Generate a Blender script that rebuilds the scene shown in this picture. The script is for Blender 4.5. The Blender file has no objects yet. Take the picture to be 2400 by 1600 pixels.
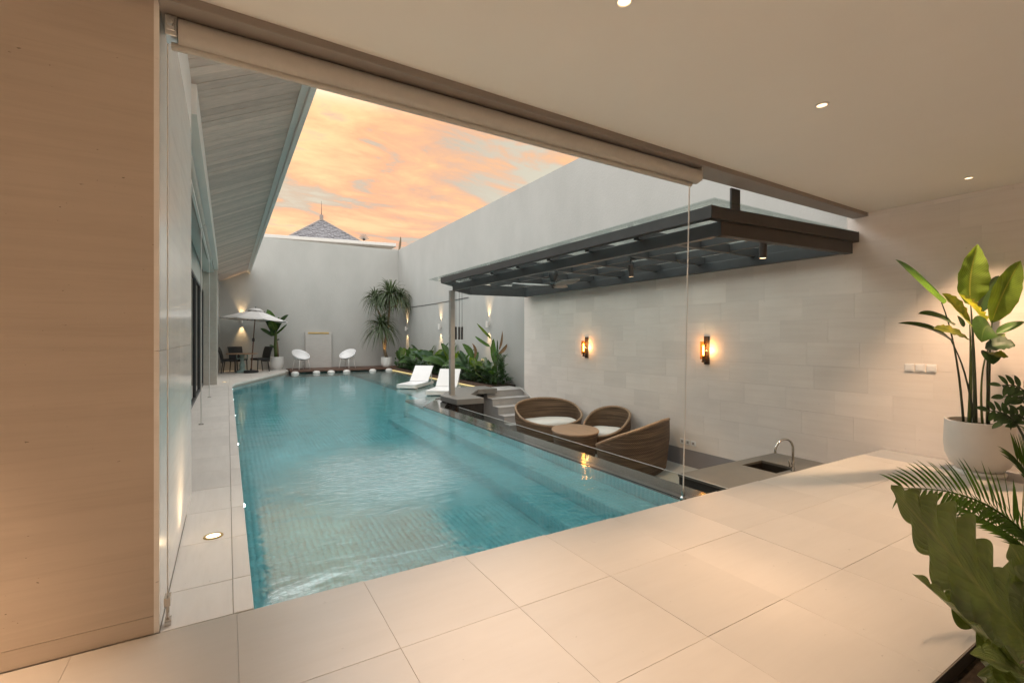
import bpy, bmesh, math, random
from mathutils import Vector, Matrix
import numpy as np
random.seed(7)
R = math.radians
sc = bpy.context.scene
COL = sc.collection

# ------------------------------------------------------------------ camera
CAMZ = 1.4
YAW = R(30.98)
SY, CY = math.sin(YAW), math.cos(YAW)
FPX = 1111.0
cam = bpy.data.cameras.new('camera')
cam.sensor_width = 36.0
cam.lens = 36.0 * FPX / 2400.0
cam.shift_y = -10.0 / 2400.0
cam.clip_start = 0.05
cam.clip_end = 3000.0
camo = bpy.data.objects.new('camera', cam)
camo.location = (0, 0, CAMZ)
camo.rotation_euler = (R(90), 0, -YAW)
COL.objects.link(camo)
sc.camera = camo

# ------------------------------------------------------------------ world
w = bpy.data.worlds.new('World')
sc.world = w
w.use_nodes = True
wn, wl = w.node_tree.nodes, w.node_tree.links
wn.clear()
SUN_EL, SUN_ROT = R(26), R(200)
SKY_GAIN = 1.0


def N(tree, typ, **kw):
    n = tree.nodes.new(typ)
    for k, v in kw.items():
        if k == 'inp':
            for i, x in v.items():
                n.inputs[i].default_value = x
        else:
            setattr(n, k, v)
    return n


def math_n(tree, op, a, b=None, clamp=False):
    n = tree.nodes.new('ShaderNodeMath')
    n.operation = op
    n.use_clamp = clamp
    for i, x in enumerate((a, b)):
        if x is None:
            continue
        if isinstance(x, (int, float)):
            n.inputs[i].default_value = x
        else:
            tree.links.new(x, n.inputs[i])
    return n.outputs[0]


def mix_c(tree, fac, a, b, blend='MIX'):
    n = tree.nodes.new('ShaderNodeMix')
    n.data_type = 'RGBA'
    n.blend_type = blend
    for idx, x in ((0, fac), (6, a), (7, b)):
        if isinstance(x, (int, float)):
            n.inputs[idx].default_value = x
        elif isinstance(x, tuple):
            n.inputs[idx].default_value = x if len(x) == 4 else x + (1,)
        else:
            tree.links.new(x, n.inputs[idx])
    return n.outputs[2]


def ramp(tree, fac, stops):
    n = tree.nodes.new('ShaderNodeValToRGB')
    e = n.color_ramp.elements
    while len(e) < len(stops):
        e.new(0.5)
    for el, (p, c) in zip(e, stops):
        el.position = p
        el.color = c if len(c) == 4 else tuple(c) + (1,)
    tree.links.new(fac, n.inputs[0])
    return n.outputs[0]


def smooth(tree, x, lo, hi):
    n = tree.nodes.new('ShaderNodeMapRange')
    n.interpolation_type = 'SMOOTHSTEP'
    tree.links.new(x, n.inputs[0])
    n.inputs[1].default_value = lo
    n.inputs[2].default_value = hi
    return n.outputs[0]


T = w.node_tree
tc = N(T, 'ShaderNodeTexCoord')
sep = N(T, 'ShaderNodeSeparateXYZ')
wl.new(tc.outputs['Generated'], sep.inputs[0])
dx, dy, dz = sep.outputs
nish = N(T, 'ShaderNodeTexSky')
nish.sky_type = 'NISHITA'
nish.sun_disc = False
nish.sun_elevation = SUN_EL
nish.sun_rotation = SUN_ROT
# cloud layer seen in perspective
den = math_n(T, 'ADD', math_n(T, 'MAXIMUM', dz, 0.0), 0.18)
cx = math_n(T, 'DIVIDE', dx, den)
cyy = math_n(T, 'DIVIDE', dy, den)
cmb = N(T, 'ShaderNodeCombineXYZ')
wl.new(cx, cmb.inputs[0])
wl.new(cyy, cmb.inputs[1])
mp = N(T, 'ShaderNodeMapping')
mp.inputs['Rotation'].default_value = (0, 0, R(25))
mp.inputs['Scale'].default_value = (0.75, 1.5, 1)
mp.inputs['Location'].default_value = (3.1, 0.4, 0)
wl.new(cmb.outputs[0], mp.inputs[0])
n1 = N(T, 'ShaderNodeTexNoise', inp={'Scale': 1.6, 'Detail': 9.0, 'Roughness': 0.58, 'Distortion': 0.35})
wl.new(mp.outputs[0], n1.inputs['Vector'])
n2 = N(T, 'ShaderNodeTexNoise', inp={'Scale': 4.6, 'Detail': 7.0, 'Roughness': 0.65, 'Distortion': 0.5})
wl.new(mp.outputs[0], n2.inputs['Vector'])
cl = math_n(T, 'ADD', math_n(T, 'MULTIPLY', n1.outputs[0], 0.62), math_n(T, 'MULTIPLY', n2.outputs[0], 0.38))
sunset = ramp(T, cl, [(0.36, (0.40, 0.36, 0.27)), (0.435, (0.36, 0.265, 0.185)), (0.475, (0.56, 0.255, 0.115)),
                      (0.53, (0.62, 0.32, 0.14)), (0.585, (0.66, 0.39, 0.17)), (0.66, (0.40, 0.26, 0.19))])
pale = ramp(T, cl, [(0.34, (0.92, 0.95, 0.96)), (0.5, (1.05, 1.04, 1.00)), (0.66, (1.20, 1.16, 1.08))])
# warm quarter of the sky: towards +Y and low
hz = math_n(T, 'SQRT', math_n(T, 'MAXIMUM', math_n(T, 'SUBTRACT', 1.0, math_n(T, 'MULTIPLY', dz, dz)), 0.0001))
az = math_n(T, 'DIVIDE', math_n(T, 'ADD', math_n(T, 'MULTIPLY', dx, 0.2), math_n(T, 'MULTIPLY', dy, 0.98)), hz)
azf = smooth(T, az, 0.1, 0.8)
elf = smooth(T, dz, 0.53, 0.405)
warm = math_n(T, 'MULTIPLY', azf, elf)
# overhead the cloud sheet is thin and bright, most of all above the sunset quarter
veil = math_n(T, 'MULTIPLY', smooth(T, az, -0.3, 0.9), math_n(T, 'MULTIPLY', smooth(T, dz, 0.395, 0.50), smooth(T, dz, 0.97, 0.62)))
vm = N(T, 'ShaderNodeVectorMath', operation='SCALE')
wl.new(pale, vm.inputs[0])
wl.new(math_n(T, 'ADD', math_n(T, 'MULTIPLY', veil, 1.9), 0.90), vm.inputs['Scale'])
col = mix_c(T, warm, vm.outputs[0], sunset)
# the opening of paler sky to the right, above the garden wall
rt = smooth(T, math_n(T, 'DIVIDE', dx, hz), 0.22, 0.60)
col = mix_c(T, math_n(T, 'MULTIPLY', rt, math_n(T, 'SUBTRACT', 1.0, smooth(T, cl, 0.44, 0.56))), col, (0.43, 0.385, 0.28, 1))
# the sunset is brightest low in the west, behind thin cloud; it fades over some 20 degrees
gv = N(T, 'ShaderNodeVectorMath', operation='DOT_PRODUCT')
wl.new(tc.outputs['Generated'], gv.inputs[0])
gv.inputs[1].default_value = (math.cos(R(23)) * math.sin(R(5)), math.cos(R(23)) * math.cos(R(5)), math.sin(R(23)))
glow = math_n(T, 'POWER', smooth(T, gv.outputs["Value"], 0.93, 1.004), 2.0)
gm = N(T, 'ShaderNodeVectorMath', operation='SCALE')
gm.inputs[0].default_value = (0.10, 0.075, 0.035)
wl.new(glow, gm.inputs['Scale'])
col = mix_c(T, 1.0, col, gm.outputs[0], 'ADD')
nm = N(T, 'ShaderNodeMix')
nm.data_type = 'RGBA'
nm.blend_type = 'ADD'
nm.inputs[0].default_value = 0.012
wl.new(col, nm.inputs[6])
wl.new(nish.outputs[0], nm.inputs[7])
bg = N(T, 'ShaderNodeBackground')
bg.inputs[1].default_value = SKY_GAIN
wl.new(nm.outputs[2], bg.inputs[0])
wo = N(T, 'ShaderNodeOutputWorld')
wl.new(bg.outputs[0], wo.inputs[0])

# ------------------------------------------------------------------ sun (soft dusk light through high cloud)
sl = bpy.data.lights.new('sun', 'SUN')
sl.energy = 0.45
sl.angle = R(35)
sl.color = (1.0, 0.95, 0.88)
so = bpy.data.objects.new('sun', sl)
so.rotation_euler = (R(48), 0, R(-25))
so.location = (-10, -10, 20)
COL.objects.link(so)

# ------------------------------------------------------------------ exposure and render
vs = sc.view_settings
vs.view_transform = 'Standard'
vs.look = 'None'
vs.exposure = 0.70
vs.gamma = 1.0
vs.use_curve_mapping = False
sc.render.engine = 'CYCLES'
cy = sc.cycles
cy.use_denoising = True
try:
    cy.denoiser = 'OPENIMAGEDENOISE'
    cy.denoising_input_passes = 'RGB_ALBEDO_NORMAL'
except Exception:
    pass
cy.max_bounces = 12
cy.diffuse_bounces = 5
cy.glossy_bounces = 5
cy.transmission_bounces = 8
cy.transparent_max_bounces = 12
cy.caustics_refractive = True
cy.caustics_reflective = True
cy.blur_glossy = 0.6
cy.sample_clamp_indirect = 6.0

# ------------------------------------------------------------------ materials
MATS = {}


def pmat(name, colr, rough=0.5, var=0.08, scale=4.0, bump=0.0, bscale=40.0, stretch=(1, 1, 1), metal=0.0, spec=0.5,
         rnd=0.0, coat=0.0, dark=None, dark_amt=0.0, dark_scale=3.0, uvrow=None):
    m = bpy.data.materials.new(name)
    m.use_nodes = True
    t = m.node_tree
    b = t.nodes['Principled BSDF']
    geo = N(t, 'ShaderNodeNewGeometry')
    oi = N(t, 'ShaderNodeObjectInfo')
    mpn = N(t, 'ShaderNodeMapping')
    mpn.inputs['Scale'].default_value = stretch
    if rnd:
        va = N(t, 'ShaderNodeVectorMath', operation='MULTIPLY_ADD')
        cb = N(t, 'ShaderNodeCombineXYZ')
        for i in range(3):
            t.links.new(oi.outputs['Random'], cb.inputs[i])
        t.links.new(cb.outputs[0], va.inputs[0])
        va.inputs[1].default_value = (7.3, 3.1, 5.7)
        t.links.new(geo.outputs['Position'], va.inputs[2])
        t.links.new(va.outputs[0], mpn.inputs[0])
    else:
        t.links.new(geo.outputs['Position'], mpn.inputs[0])
    nz = N(t, 'ShaderNodeTexNoise', inp={'Scale': scale, 'Detail': 8.0, 'Roughness': 0.6})
    t.links.new(mpn.outputs[0], nz.inputs['Vector'])
    c0 = tuple(x * (1 - var) for x in colr) + (1,)
    c1 = tuple(min(1, x * (1 + var)) for x in colr) + (1,)
    cc = ramp(t, nz.outputs[0], [(0.3, c0), (0.7, c1)])
    if rnd:
        hs = N(t, 'ShaderNodeHueSaturation')
        t.links.new(cc, hs.inputs['Color'])
        t.links.new(math_n(t, 'ADD', math_n(t, 'MULTIPLY', oi.outputs['Random'], 2 * rnd), 1 - rnd), hs.inputs['Value'])
        cc = hs.outputs[0]
    if dark:
        nd = N(t, 'ShaderNodeTexNoise', inp={'Scale': dark_scale, 'Detail': 6.0, 'Roughness': 0.7})
        t.links.new(mpn.outputs[0], nd.inputs['Vector'])
        f = smooth(t, nd.outputs[0], 0.60, 0.74)
        cc = mix_c(t, math_n(t, 'MULTIPLY', f, dark_amt), cc, tuple(dark) + (1,))
    t.links.new(cc, b.inputs['Base Color'])
    rr = math_n(t, 'ADD', math_n(t, 'MULTIPLY', nz.outputs[0], 0.16), max(0.0, rough - 0.08))
    t.links.new(rr, b.inputs['Roughness'])
    b.inputs['Metallic'].default_value = metal
    b.inputs['Specular IOR Level'].default_value = spec
    if coat:
        b.inputs['Coat Weight'].default_value = coat
        b.inputs['Coat Roughness'].default_value = 0.08
    if bump:
        nb = N(t, 'ShaderNodeTexNoise', inp={'Scale': bscale, 'Detail': 5.0, 'Roughness': 0.6})
        t.links.new(mpn.outputs[0], nb.inputs['Vector'])
        bp = N(t, 'ShaderNodeBump', inp={'Strength': bump, 'Distance': 0.02})
        t.links.new(nb.outputs[0], bp.inputs['Height'])
        t.links.new(bp.outputs[0], b.inputs['Normal'])
    MATS[name] = m
    return m


def emat(name, colr, strength):
    m = bpy.data.materials.new(name)
    m.use_nodes = True
    t = m.node_tree
    t.nodes.clear()
    e = N(t, 'ShaderNodeEmission')
    e.inputs[0].default_value = tuple(colr) + (1,)
    e.inputs[1].default_value = strength
    o = N(t, 'ShaderNodeOutputMaterial')
    t.links.new(e.outputs[0], o.inputs[0])
    MATS[name] = m
    return m


def leafmat(name, colr, rib, vein=0.25, rough=0.38, trans=0.3, edge=None, band=26.0, yellow=None):
    """leaf: uv.x runs across the blade, uv.y along it"""
    m = bpy.data.materials.new(name)
    m.use_nodes = True
    t = m.node_tree
    b = t.nodes['Principled BSDF']
    uv = N(t, 'ShaderNodeUVMap')
    sp = N(t, 'ShaderNodeSeparateXYZ')
    t.links.new(uv.outputs[0], sp.inputs[0])
    a = math_n(t, 'ABSOLUTE', math_n(t, 'SUBTRACT', sp.outputs[0], 0.5))
    geo = N(t, 'ShaderNodeNewGeometry')
    oi = N(t, 'ShaderNodeObjectInfo')
    nz = N(t, 'ShaderNodeTexNoise', inp={'Scale': 9.0, 'Detail': 4.0})
    t.links.new(geo.outputs['Position'], nz.inputs['Vector'])
    c = ramp(t, nz.outputs[0], [(0.3, tuple(x * 0.72 for x in colr)), (0.7, tuple(x * 1.3 for x in colr))])
    ph = math_n(t, 'SUBTRACT', math_n(t, 'MULTIPLY', sp.outputs[1], band), math_n(t, 'MULTIPLY', a, 11.0))
    wv = math_n(t, 'POWER', math_n(t, 'ABSOLUTE', math_n(t, 'SINE', math_n(t, 'MULTIPLY', ph, 3.1416))), 6.0)
    c = mix_c(t, math_n(t, 'MULTIPLY', wv, vein), c, tuple(rib) + (1,))
    if yellow:
        c = mix_c(t, math_n(t, 'MULTIPLY', smooth(t, nz.outputs[0], 0.48, 0.7), 0.7), c, tuple(yellow) + (1,))
    f = math_n(t, 'SUBTRACT', 1.0, smooth(t, a, 0.012, 0.035))
    c = mix_c(t, math_n(t, 'MULTIPLY', f, 0.8), c, tuple(rib) + (1,))
    hs = N(t, 'ShaderNodeHueSaturation')
    t.links.new(c, hs.inputs['Color'])
    t.links.new(math_n(t, 'ADD', math_n(t, 'MULTIPLY', oi.outputs['Random'], 0.5), 0.75), hs.inputs['Value'])
    c = hs.outputs[0]
    t.links.new(c, b.inputs['Base Color'])
    b.inputs['Roughness'].default_value = rough
    bp = N(t, 'ShaderNodeBump', inp={'Strength': 0.35, 'Distance': 0.006})
    t.links.new(math_n(t, 'ADD', wv, math_n(t, 'MULTIPLY', nz.outputs[0], 0.7)), bp.inputs['Height'])
    t.links.new(bp.outputs[0], b.inputs['Normal'])
    tr = N(t, 'ShaderNodeBsdfTranslucent')
    t.links.new(mix_c(t, 1.0, c, (1.5, 1.45, 0.5, 1), 'MULTIPLY'), tr.inputs[0])
    mx = N(t, 'ShaderNodeMixShader')
    mx.inputs[0].default_value = trans
    t.links.new(b.outputs[0], mx.inputs[1])
    t.links.new(tr.outputs[0], mx.inputs[2])
    t.links.new(mx.outputs[0], t.nodes['Material Output'].inputs[0])
    MATS[name] = m
    return m


def stone_mat(name, colr, vein_c, rough, vein=0.5, rnd=0.03, pits=0.6, coat=0.0, bump=0.05, axis='Z', spec=0.5):
    """travertine: fine horizontal bands, small dark pits"""
    m = bpy.data.materials.new(name)
    m.use_nodes = True
    t = m.node_tree
    b = t.nodes['Principled BSDF']
    geo = N(t, 'ShaderNodeNewGeometry')
    oi = N(t, 'ShaderNodeObjectInfo')
    va = N(t, 'ShaderNodeVectorMath', operation='MULTIPLY_ADD')
    cb = N(t, 'ShaderNodeCombineXYZ')
    for i in range(3):
        t.links.new(oi.outputs['Random'], cb.inputs[i])
    t.links.new(cb.outputs[0], va.inputs[0])
    va.inputs[1].default_value = (9.0, 4.0, 6.0)
    t.links.new(geo.outputs['Position'], va.inputs[2])
    st = {'Z': (0.5, 0.5, 7.0), 'Y': (5.0, 0.8, 5.0), 'X': (0.8, 5.0, 5.0)}[axis]
    mpn = N(t, 'ShaderNodeMapping')
    mpn.inputs['Scale'].default_value = st
    t.links.new(va.outputs[0], mpn.inputs[0])
    nz = N(t, 'ShaderNodeTexNoise', inp={'Scale': 1.7, 'Detail': 9.0, 'Roughness': 0.62, 'Distortion': 0.4})
    t.links.new(mpn.outputs[0], nz.inputs['Vector'])
    c = mix_c(t, math_n(t, 'MULTIPLY', smooth(t, nz.outputs[0], 0.35, 0.72), vein), tuple(colr) + (1,), tuple(vein_c) + (1,))
    mp3 = N(t, 'ShaderNodeMapping')
    mp3.inputs['Scale'].default_value = tuple(x * (4.0 if x > 1 else 1.6) for x in st)
    t.links.new(va.outputs[0], mp3.inputs[0])
    nf_ = N(t, 'ShaderNodeTexNoise', inp={'Scale': 2.2, 'Detail': 6.0, 'Roughness': 0.6, 'Distortion': 0.5})
    t.links.new(mp3.outputs[0], nf_.inputs['Vector'])
    c = mix_c(t, math_n(t, 'MULTIPLY', smooth(t, nf_.outputs[0], 0.50, 0.68), vein * 0.45), c, tuple(vein_c) + (1,))
    cl2 = N(t, 'ShaderNodeTexNoise', inp={'Scale': 1.3, 'Detail': 4.0})
    t.links.new(va.outputs[0], cl2.inputs['Vector'])
    hs = N(t, 'ShaderNodeHueSaturation')
    t.links.new(c, hs.inputs['Color'])
    v = math_n(t, 'ADD', math_n(t, 'MULTIPLY', oi.outputs['Random'], 2 * rnd), 1 - rnd)
    v = math_n(t, 'MULTIPLY', v, math_n(t, 'ADD', math_n(t, 'MULTIPLY', cl2.outputs[0], 0.22), 0.89))
    t.links.new(v, hs.inputs['Value'])
    c = hs.outputs[0]
    mp2 = N(t, 'ShaderNodeMapping')
    mp2.inputs['Scale'].default_value = {'Z': (1, 1, 2.6), 'Y': (1.6, 1, 1), 'X': (1, 1.6, 1)}[axis]
    t.links.new(va.outputs[0], mp2.inputs[0])
    vo = N(t, 'ShaderNodeTexNoise', inp={'Scale': 26.0, 'Detail': 3.0, 'Roughness': 0.5})
    t.links.new(mp2.outputs[0], vo.inputs['Vector'])
    pit = smooth(t, vo.outputs[0], 0.735, 0.77)
    c = mix_c(t, math_n(t, 'MULTIPLY', pit, pits), c, (0.06, 0.045, 0.03, 1))
    t.links.new(c, b.inputs['Base Color'])
    t.links.new(math_n(t, 'ADD', math_n(t, 'MULTIPLY', nz.outputs[0], 0.15), rough - 0.07), b.inputs['Roughness'])
    b.inputs['Specular IOR Level'].default_value = spec
    if coat:
        b.inputs['Coat Weight'].default_value = coat
        b.inputs['Coat Roughness'].default_value = 0.06
    if bump:
        bp = N(t, 'ShaderNodeBump', inp={'Strength': bump, 'Distance': 0.01})
        t.links.new(math_n(t, 'SUBTRACT', nz.outputs[0], pit), bp.inputs['Height'])
        t.links.new(bp.outputs[0], b.inputs['Normal'])
    MATS[name] = m
    return m


stone_mat('floor_tile', (0.50, 0.458, 0.41), (0.455, 0.412, 0.365), 0.33, 0.35, rnd=0.05, pits=0.3, bump=0.015, axis='X')
stone_mat('deck_tile', (0.80, 0.755, 0.715), (0.69, 0.65, 0.61), 0.45, 0.5, rnd=0.03, pits=0.5, bump=0.02, axis='Y')
stone_mat('marble', (0.515, 0.43, 0.35), (0.40, 0.325, 0.255), 0.34, 0.45, rnd=0.02, pits=0.75, coat=0.0, bump=0.03)
stone_mat('polished_marble', (0.83, 0.80, 0.76), (0.74, 0.70, 0.65), 0.16, 0.5, rnd=0.02, pits=0.3, coat=0.2, bump=0.01)
stone_mat('limestone', (0.81, 0.74, 0.69), (0.74, 0.665, 0.61), 0.62, 0.55, rnd=0.04, pits=0.45, bump=0.10)
pmat('grout', (0.40, 0.36, 0.315), 0.8, 0.1, 8)
pmat('stone_joint', (0.62, 0.58, 0.53), 0.85, 0.08, 8)
pmat('plaster', (0.435, 0.43, 0.41), 0.85, 0.07, 0.9, bump=0.35, bscale=38, stretch=(1, 1, 0.55), dark=(0.37, 0.365, 0.345), dark_amt=0.35, dark_scale=0.8)
pmat('panel_stone', (0.50, 0.48, 0.455), 0.8, 0.06, 3, bump=0.15, bscale=30, stretch=(1, 1, 6))
pmat('ceiling_paint', (0.75, 0.725, 0.68), 0.9, 0.02, 1.0)
pmat('white_paint', (0.72, 0.695, 0.665), 0.5, 0.03, 3)
pmat('pale_green_paint', (0.52, 0.54, 0.51), 0.5, 0.03, 3)
pmat('brown_beam', (0.26, 0.225, 0.20), 0.55, 0.06, 3)
pmat('dark_steel', (0.046, 0.048, 0.051), 0.42, 0.12, 5, bump=0.03, bscale=60, spec=0.5)
pmat('rust_steel', (0.052, 0.044, 0.041), 0.5, 0.2, 4, bump=0.04, bscale=50)
pmat('post_paint', (0.24, 0.22, 0.20), 0.55, 0.08, 6)
pmat('concrete', (0.15, 0.143, 0.132), 0.6, 0.12, 5, bump=0.06, bscale=60, dark=(0.10, 0.095, 0.09), dark_amt=0.4)
pmat('grey_stone', (0.34, 0.33, 0.325), 0.7, 0.07, 6, bump=0.05, bscale=70)
pmat('step_stone', (0.42, 0.405, 0.40), 0.65, 0.06, 5, bump=0.04, bscale=60)
pmat('wall_base_paint', (0.27, 0.25, 0.26), 0.7, 0.04, 3)
pmat('lounge_floor', (0.44, 0.44, 0.43), 0.6, 0.05, 4)
pmat('black_stone', (0.055, 0.05, 0.047), 0.12, 0.25, 5, spec=0.6, coat=0.3)
pmat('counter_top', (0.135, 0.122, 0.105), 0.32, 0.22, 6, bump=0.02, bscale=60, spec=0.5)
pmat('counter_side', (0.05, 0.045, 0.042), 0.2, 0.2, 5)
pmat('sink_steel', (0.10, 0.085, 0.07), 0.35, 0.1, 8, metal=0.8)
pmat('chrome', (0.62, 0.60, 0.57), 0.12, 0.02, 3, metal=1.0)
pmat('edge_glint', (0.42, 0.44, 0.42), 0.3, 0.03, 3)  # pale tone painting the light that a glass edge catches
pmat('aluminium', (0.55, 0.55, 0.55), 0.3, 0.03, 3, metal=0.9)
pmat('fabric_beige', (0.47, 0.445, 0.41), 0.9, 0.04, 20, bump=0.1, bscale=300)
pmat('cushion', (0.72, 0.69, 0.64), 0.92, 0.04, 8, bump=0.2, bscale=30)
pmat('soffit_board', (0.57, 0.465, 0.405), 0.55, 0.14, 2.0, stretch=(0.8, 8, 8), bump=0.06, bscale=8, rnd=0.17)
pmat('timber', (0.13, 0.07, 0.048), 0.55, 0.2, 3.0, stretch=(0.6, 6, 6), bump=0.08, bscale=12, rnd=0.12)
pmat('table_wood', (0.36, 0.22, 0.13), 0.5, 0.18, 3.0, stretch=(6, 0.6, 6), bump=0.06, bscale=12)
pmat('tile_roof', (0.26, 0.25, 0.27), 0.7, 0.25, 6.0, rnd=0.0)
pmat('roof_ridge', (0.30, 0.25, 0.22), 0.7, 0.1, 4)
pmat('ceramic', (0.66, 0.63, 0.59), 0.55, 0.05, 2.5, bump=0.06, bscale=40)
pmat('white_ceramic', (0.74, 0.73, 0.71), 0.4, 0.03, 3)
pmat('white_plastic', (0.78, 0.78, 0.79), 0.35, 0.02, 3)
pmat('black_weave', (0.022, 0.023, 0.025), 0.5, 0.3, 40, bump=0.5, bscale=90)
pmat('canvas', (0.74, 0.73, 0.73), 0.85, 0.03, 4, bump=0.05, bscale=150)
pmat('verdigris', (0.22, 0.30, 0.28), 0.6, 0.25, 12, bump=0.1, bscale=60)
pmat('brass', (0.60, 0.45, 0.20), 0.35, 0.08, 5, metal=0.7)
pmat('soil', (0.045, 0.032, 0.022), 0.95, 0.4, 30, bump=0.8, bscale=60)
pmat('bark', (0.22, 0.16, 0.10), 0.85, 0.3, 14, bump=0.6, bscale=40, stretch=(1, 1, 3))
pmat('stem_green', (0.10, 0.14, 0.035), 0.5, 0.2, 8)
pmat('stem_dark', (0.035, 0.05, 0.022), 0.5, 0.3, 8)
pmat('dry_leaf', (0.20, 0.115, 0.055), 0.8, 0.3, 20, bump=0.4, bscale=60)
pmat('mosaic_pillar', (0.55, 0.51, 0.45), 0.4, 0.08, 8, rnd=0.04)
pmat('earth', (0.18, 0.16, 0.13), 0.95, 0.2, 0.5)
pmat('rubber', (0.03, 0.03, 0.032), 0.6, 0.1, 10)
pmat('hose', (0.55, 0.54, 0.52), 0.5, 0.03, 10)
pmat('amber_metal', (0.05, 0.035, 0.028), 0.45, 0.1, 10, metal=0.3)

leafmat('leaf_green', (0.055, 0.125, 0.028), (0.13, 0.21, 0.06))
leafmat('leaf_dark', (0.036, 0.080, 0.026), (0.07, 0.13, 0.05), rough=0.33, trans=0.2)
leafmat('leaf_lime', (0.11, 0.19, 0.030), (0.30, 0.32, 0.07), trans=0.42)
leafmat('leaf_yellow', (0.16, 0.20, 0.030), (0.42, 0.38, 0.08), trans=0.45, yellow=(0.46, 0.38, 0.07))
leafmat('leaf_blue', (0.045, 0.095, 0.050), (0.10, 0.17, 0.10), rough=0.4, trans=0.15)
leafmat('leaf_nest', (0.15, 0.205, 0.075), (0.25, 0.28, 0.13), vein=0.14, rough=0.30, trans=0.2, band=9)
leafmat('leaf_yucca', (0.075, 0.105, 0.055), (0.13, 0.17, 0.09), vein=0.0, rough=0.5, trans=0.22)
leafmat('leaf_palm', (0.060, 0.125, 0.020), (0.10, 0.18, 0.04), vein=0.0, rough=0.4, trans=0.3)

emat('lamp_warm', (1.0, 0.66, 0.36), 2.6)
emat('lamp_deck', (1.0, 0.76, 0.46), 3.0)
emat('filament', (1.0, 0.60, 0.20), 22)
emat('lamp_pool', (0.9, 1.0, 1.0), 10)
emat('strip_led', (1.0, 0.80, 0.35), 0.9)


def glass_mat(name, tint, rough=0.0, ior=1.45, opacity=0.0):
    m = bpy.data.materials.new(name)
    m.use_nodes = True
    t = m.node_tree
    t.nodes.clear()
    # a thin pane: the same reflectance from either face
    fr = N(t, 'ShaderNodeFresnel')
    gg = N(t, 'ShaderNodeNewGeometry')
    t.links.new(math_n(t, 'SUBTRACT', ior, math_n(t, 'MULTIPLY', gg.outputs['Backfacing'], ior - 1 / ior)), fr.inputs['IOR'])
    tr = N(t, 'ShaderNodeBsdfTransparent')
    tr.inputs[0].default_value = tuple(tint) + (1,)
    gl = N(t, 'ShaderNodeBsdfGlossy', inp={'Roughness': rough})
    mx = N(t, 'ShaderNodeMixShader')
    t.links.new(fr.outputs[0], mx.inputs[0])
    t.links.new(tr.outputs[0], mx.inputs[1])
    t.links.new(gl.outputs[0], mx.inputs[2])
    o = N(t, 'ShaderNodeOutputMaterial')
    t.links.new(mx.outputs[0], o.inputs[0])
    MATS[name] = m
    return m


glass_mat('clear_glass', (0.92, 0.95, 0.94), 0.0, 1.45)
glass_mat('green_glass', (0.90, 0.95, 0.93), 0.02, 1.35)
glass_mat('amber_glass', (0.98, 0.80, 0.55), 0.02, 1.45)
glass_mat('window_glass', (0.10, 0.11, 0.12), 0.02, 1.45)


def water_material():
    m = bpy.data.materials.new('water')
    m.use_nodes = True
    t = m.node_tree
    t.nodes.clear()
    geo = N(t, 'ShaderNodeNewGeometry')
    big = N(t, 'ShaderNodeTexNoise', inp={'Scale': 0.55, 'Detail': 3.0})
    t.links.new(geo.outputs['Position'], big.inputs['Vector'])
    # the return jets stir the water a few metres out from the near edge
    dist = N(t, 'ShaderNodeVectorMath', operation='DISTANCE')
    dist.inputs[1].default_value = (1.75, 5.3, -0.10)
    t.links.new(geo.outputs['Position'], dist.inputs[0])
    jet = smooth(t, math_n(t, 'ADD', dist.outputs['Value'], math_n(t, 'MULTIPLY', big.outputs[0], 1.6)), 2.5, 0.9)
    calm = math_n(t, 'ADD', math_n(t, 'MULTIPLY', smooth(t, big.outputs[0], 0.50, 0.68), 0.30), 0.10)
    amp = math_n(t, 'ADD', math_n(t, 'MULTIPLY', jet, 1.7), calm)
    mp1 = N(t, 'ShaderNodeMapping')
    mp1.inputs['Rotation'].default_value = (0, 0, R(28))
    mp1.inputs['Scale'].default_value = (0.75, 1.5, 1.0)
    t.links.new(geo.outputs['Position'], mp1.inputs[0])
    a = N(t, 'ShaderNodeTexNoise', inp={'Scale': 2.6, 'Detail': 2.0, 'Roughness': 0.45, 'Distortion': 0.9})
    t.links.new(mp1.outputs[0], a.inputs['Vector'])
    b2 = N(t, 'ShaderNodeTexNoise', inp={'Scale': 11.0, 'Detail': 4.0, 'Roughness': 0.62, 'Distortion': 1.6})
    t.links.new(mp1.outputs[0], b2.inputs['Vector'])
    h = math_n(t, 'ADD', math_n(t, 'MULTIPLY', a.outputs[0], 0.34), math_n(t, 'MULTIPLY', math_n(t, 'MULTIPLY', b2.outputs[0], amp), 0.42))
    bp = N(t, 'ShaderNodeBump', inp={'Strength': 0.55, 'Distance': 0.028})
    t.links.new(h, bp.inputs['Height'])
    rf = N(t, 'ShaderNodeBsdfRefraction', inp={'Roughness': 0.0, 'IOR': 1.33})
    rf.inputs['Color'].default_value = (0.90, 0.98, 0.985, 1)
    gs = N(t, 'ShaderNodeBsdfGlossy', inp={'Roughness': 0.02})
    fr = N(t, 'ShaderNodeFresnel')
    t.links.new(math_n(t, 'SUBTRACT', 2.35, math_n(t, 'MULTIPLY', geo.outputs['Backfacing'], 1.02)), fr.inputs['IOR'])
    for n_ in (rf, gs, fr):
        t.links.new(bp.outputs[0], n_.inputs['Normal'])
    gl = N(t, 'ShaderNodeMixShader')
    t.links.new(fr.outputs[0], gl.inputs[0])
    t.links.new(rf.outputs[0], gl.inputs[1])
    t.links.new(gs.outputs[0], gl.inputs[2])
    o = N(t, 'ShaderNodeOutputMaterial')
    t.links.new(gl.outputs[0], o.inputs[0])
    MATS['water'] = m


water_material()
pmat('pool_tile', (0.27, 0.76, 0.82), 0.3, 0.10, 5.0)
pmat('pool_grout', (0.225, 0.66, 0.72), 0.7, 0.1, 5)
pmat('shelf_tile', (0.30, 0.43, 0.41), 0.4, 0.10, 5.0)


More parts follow.
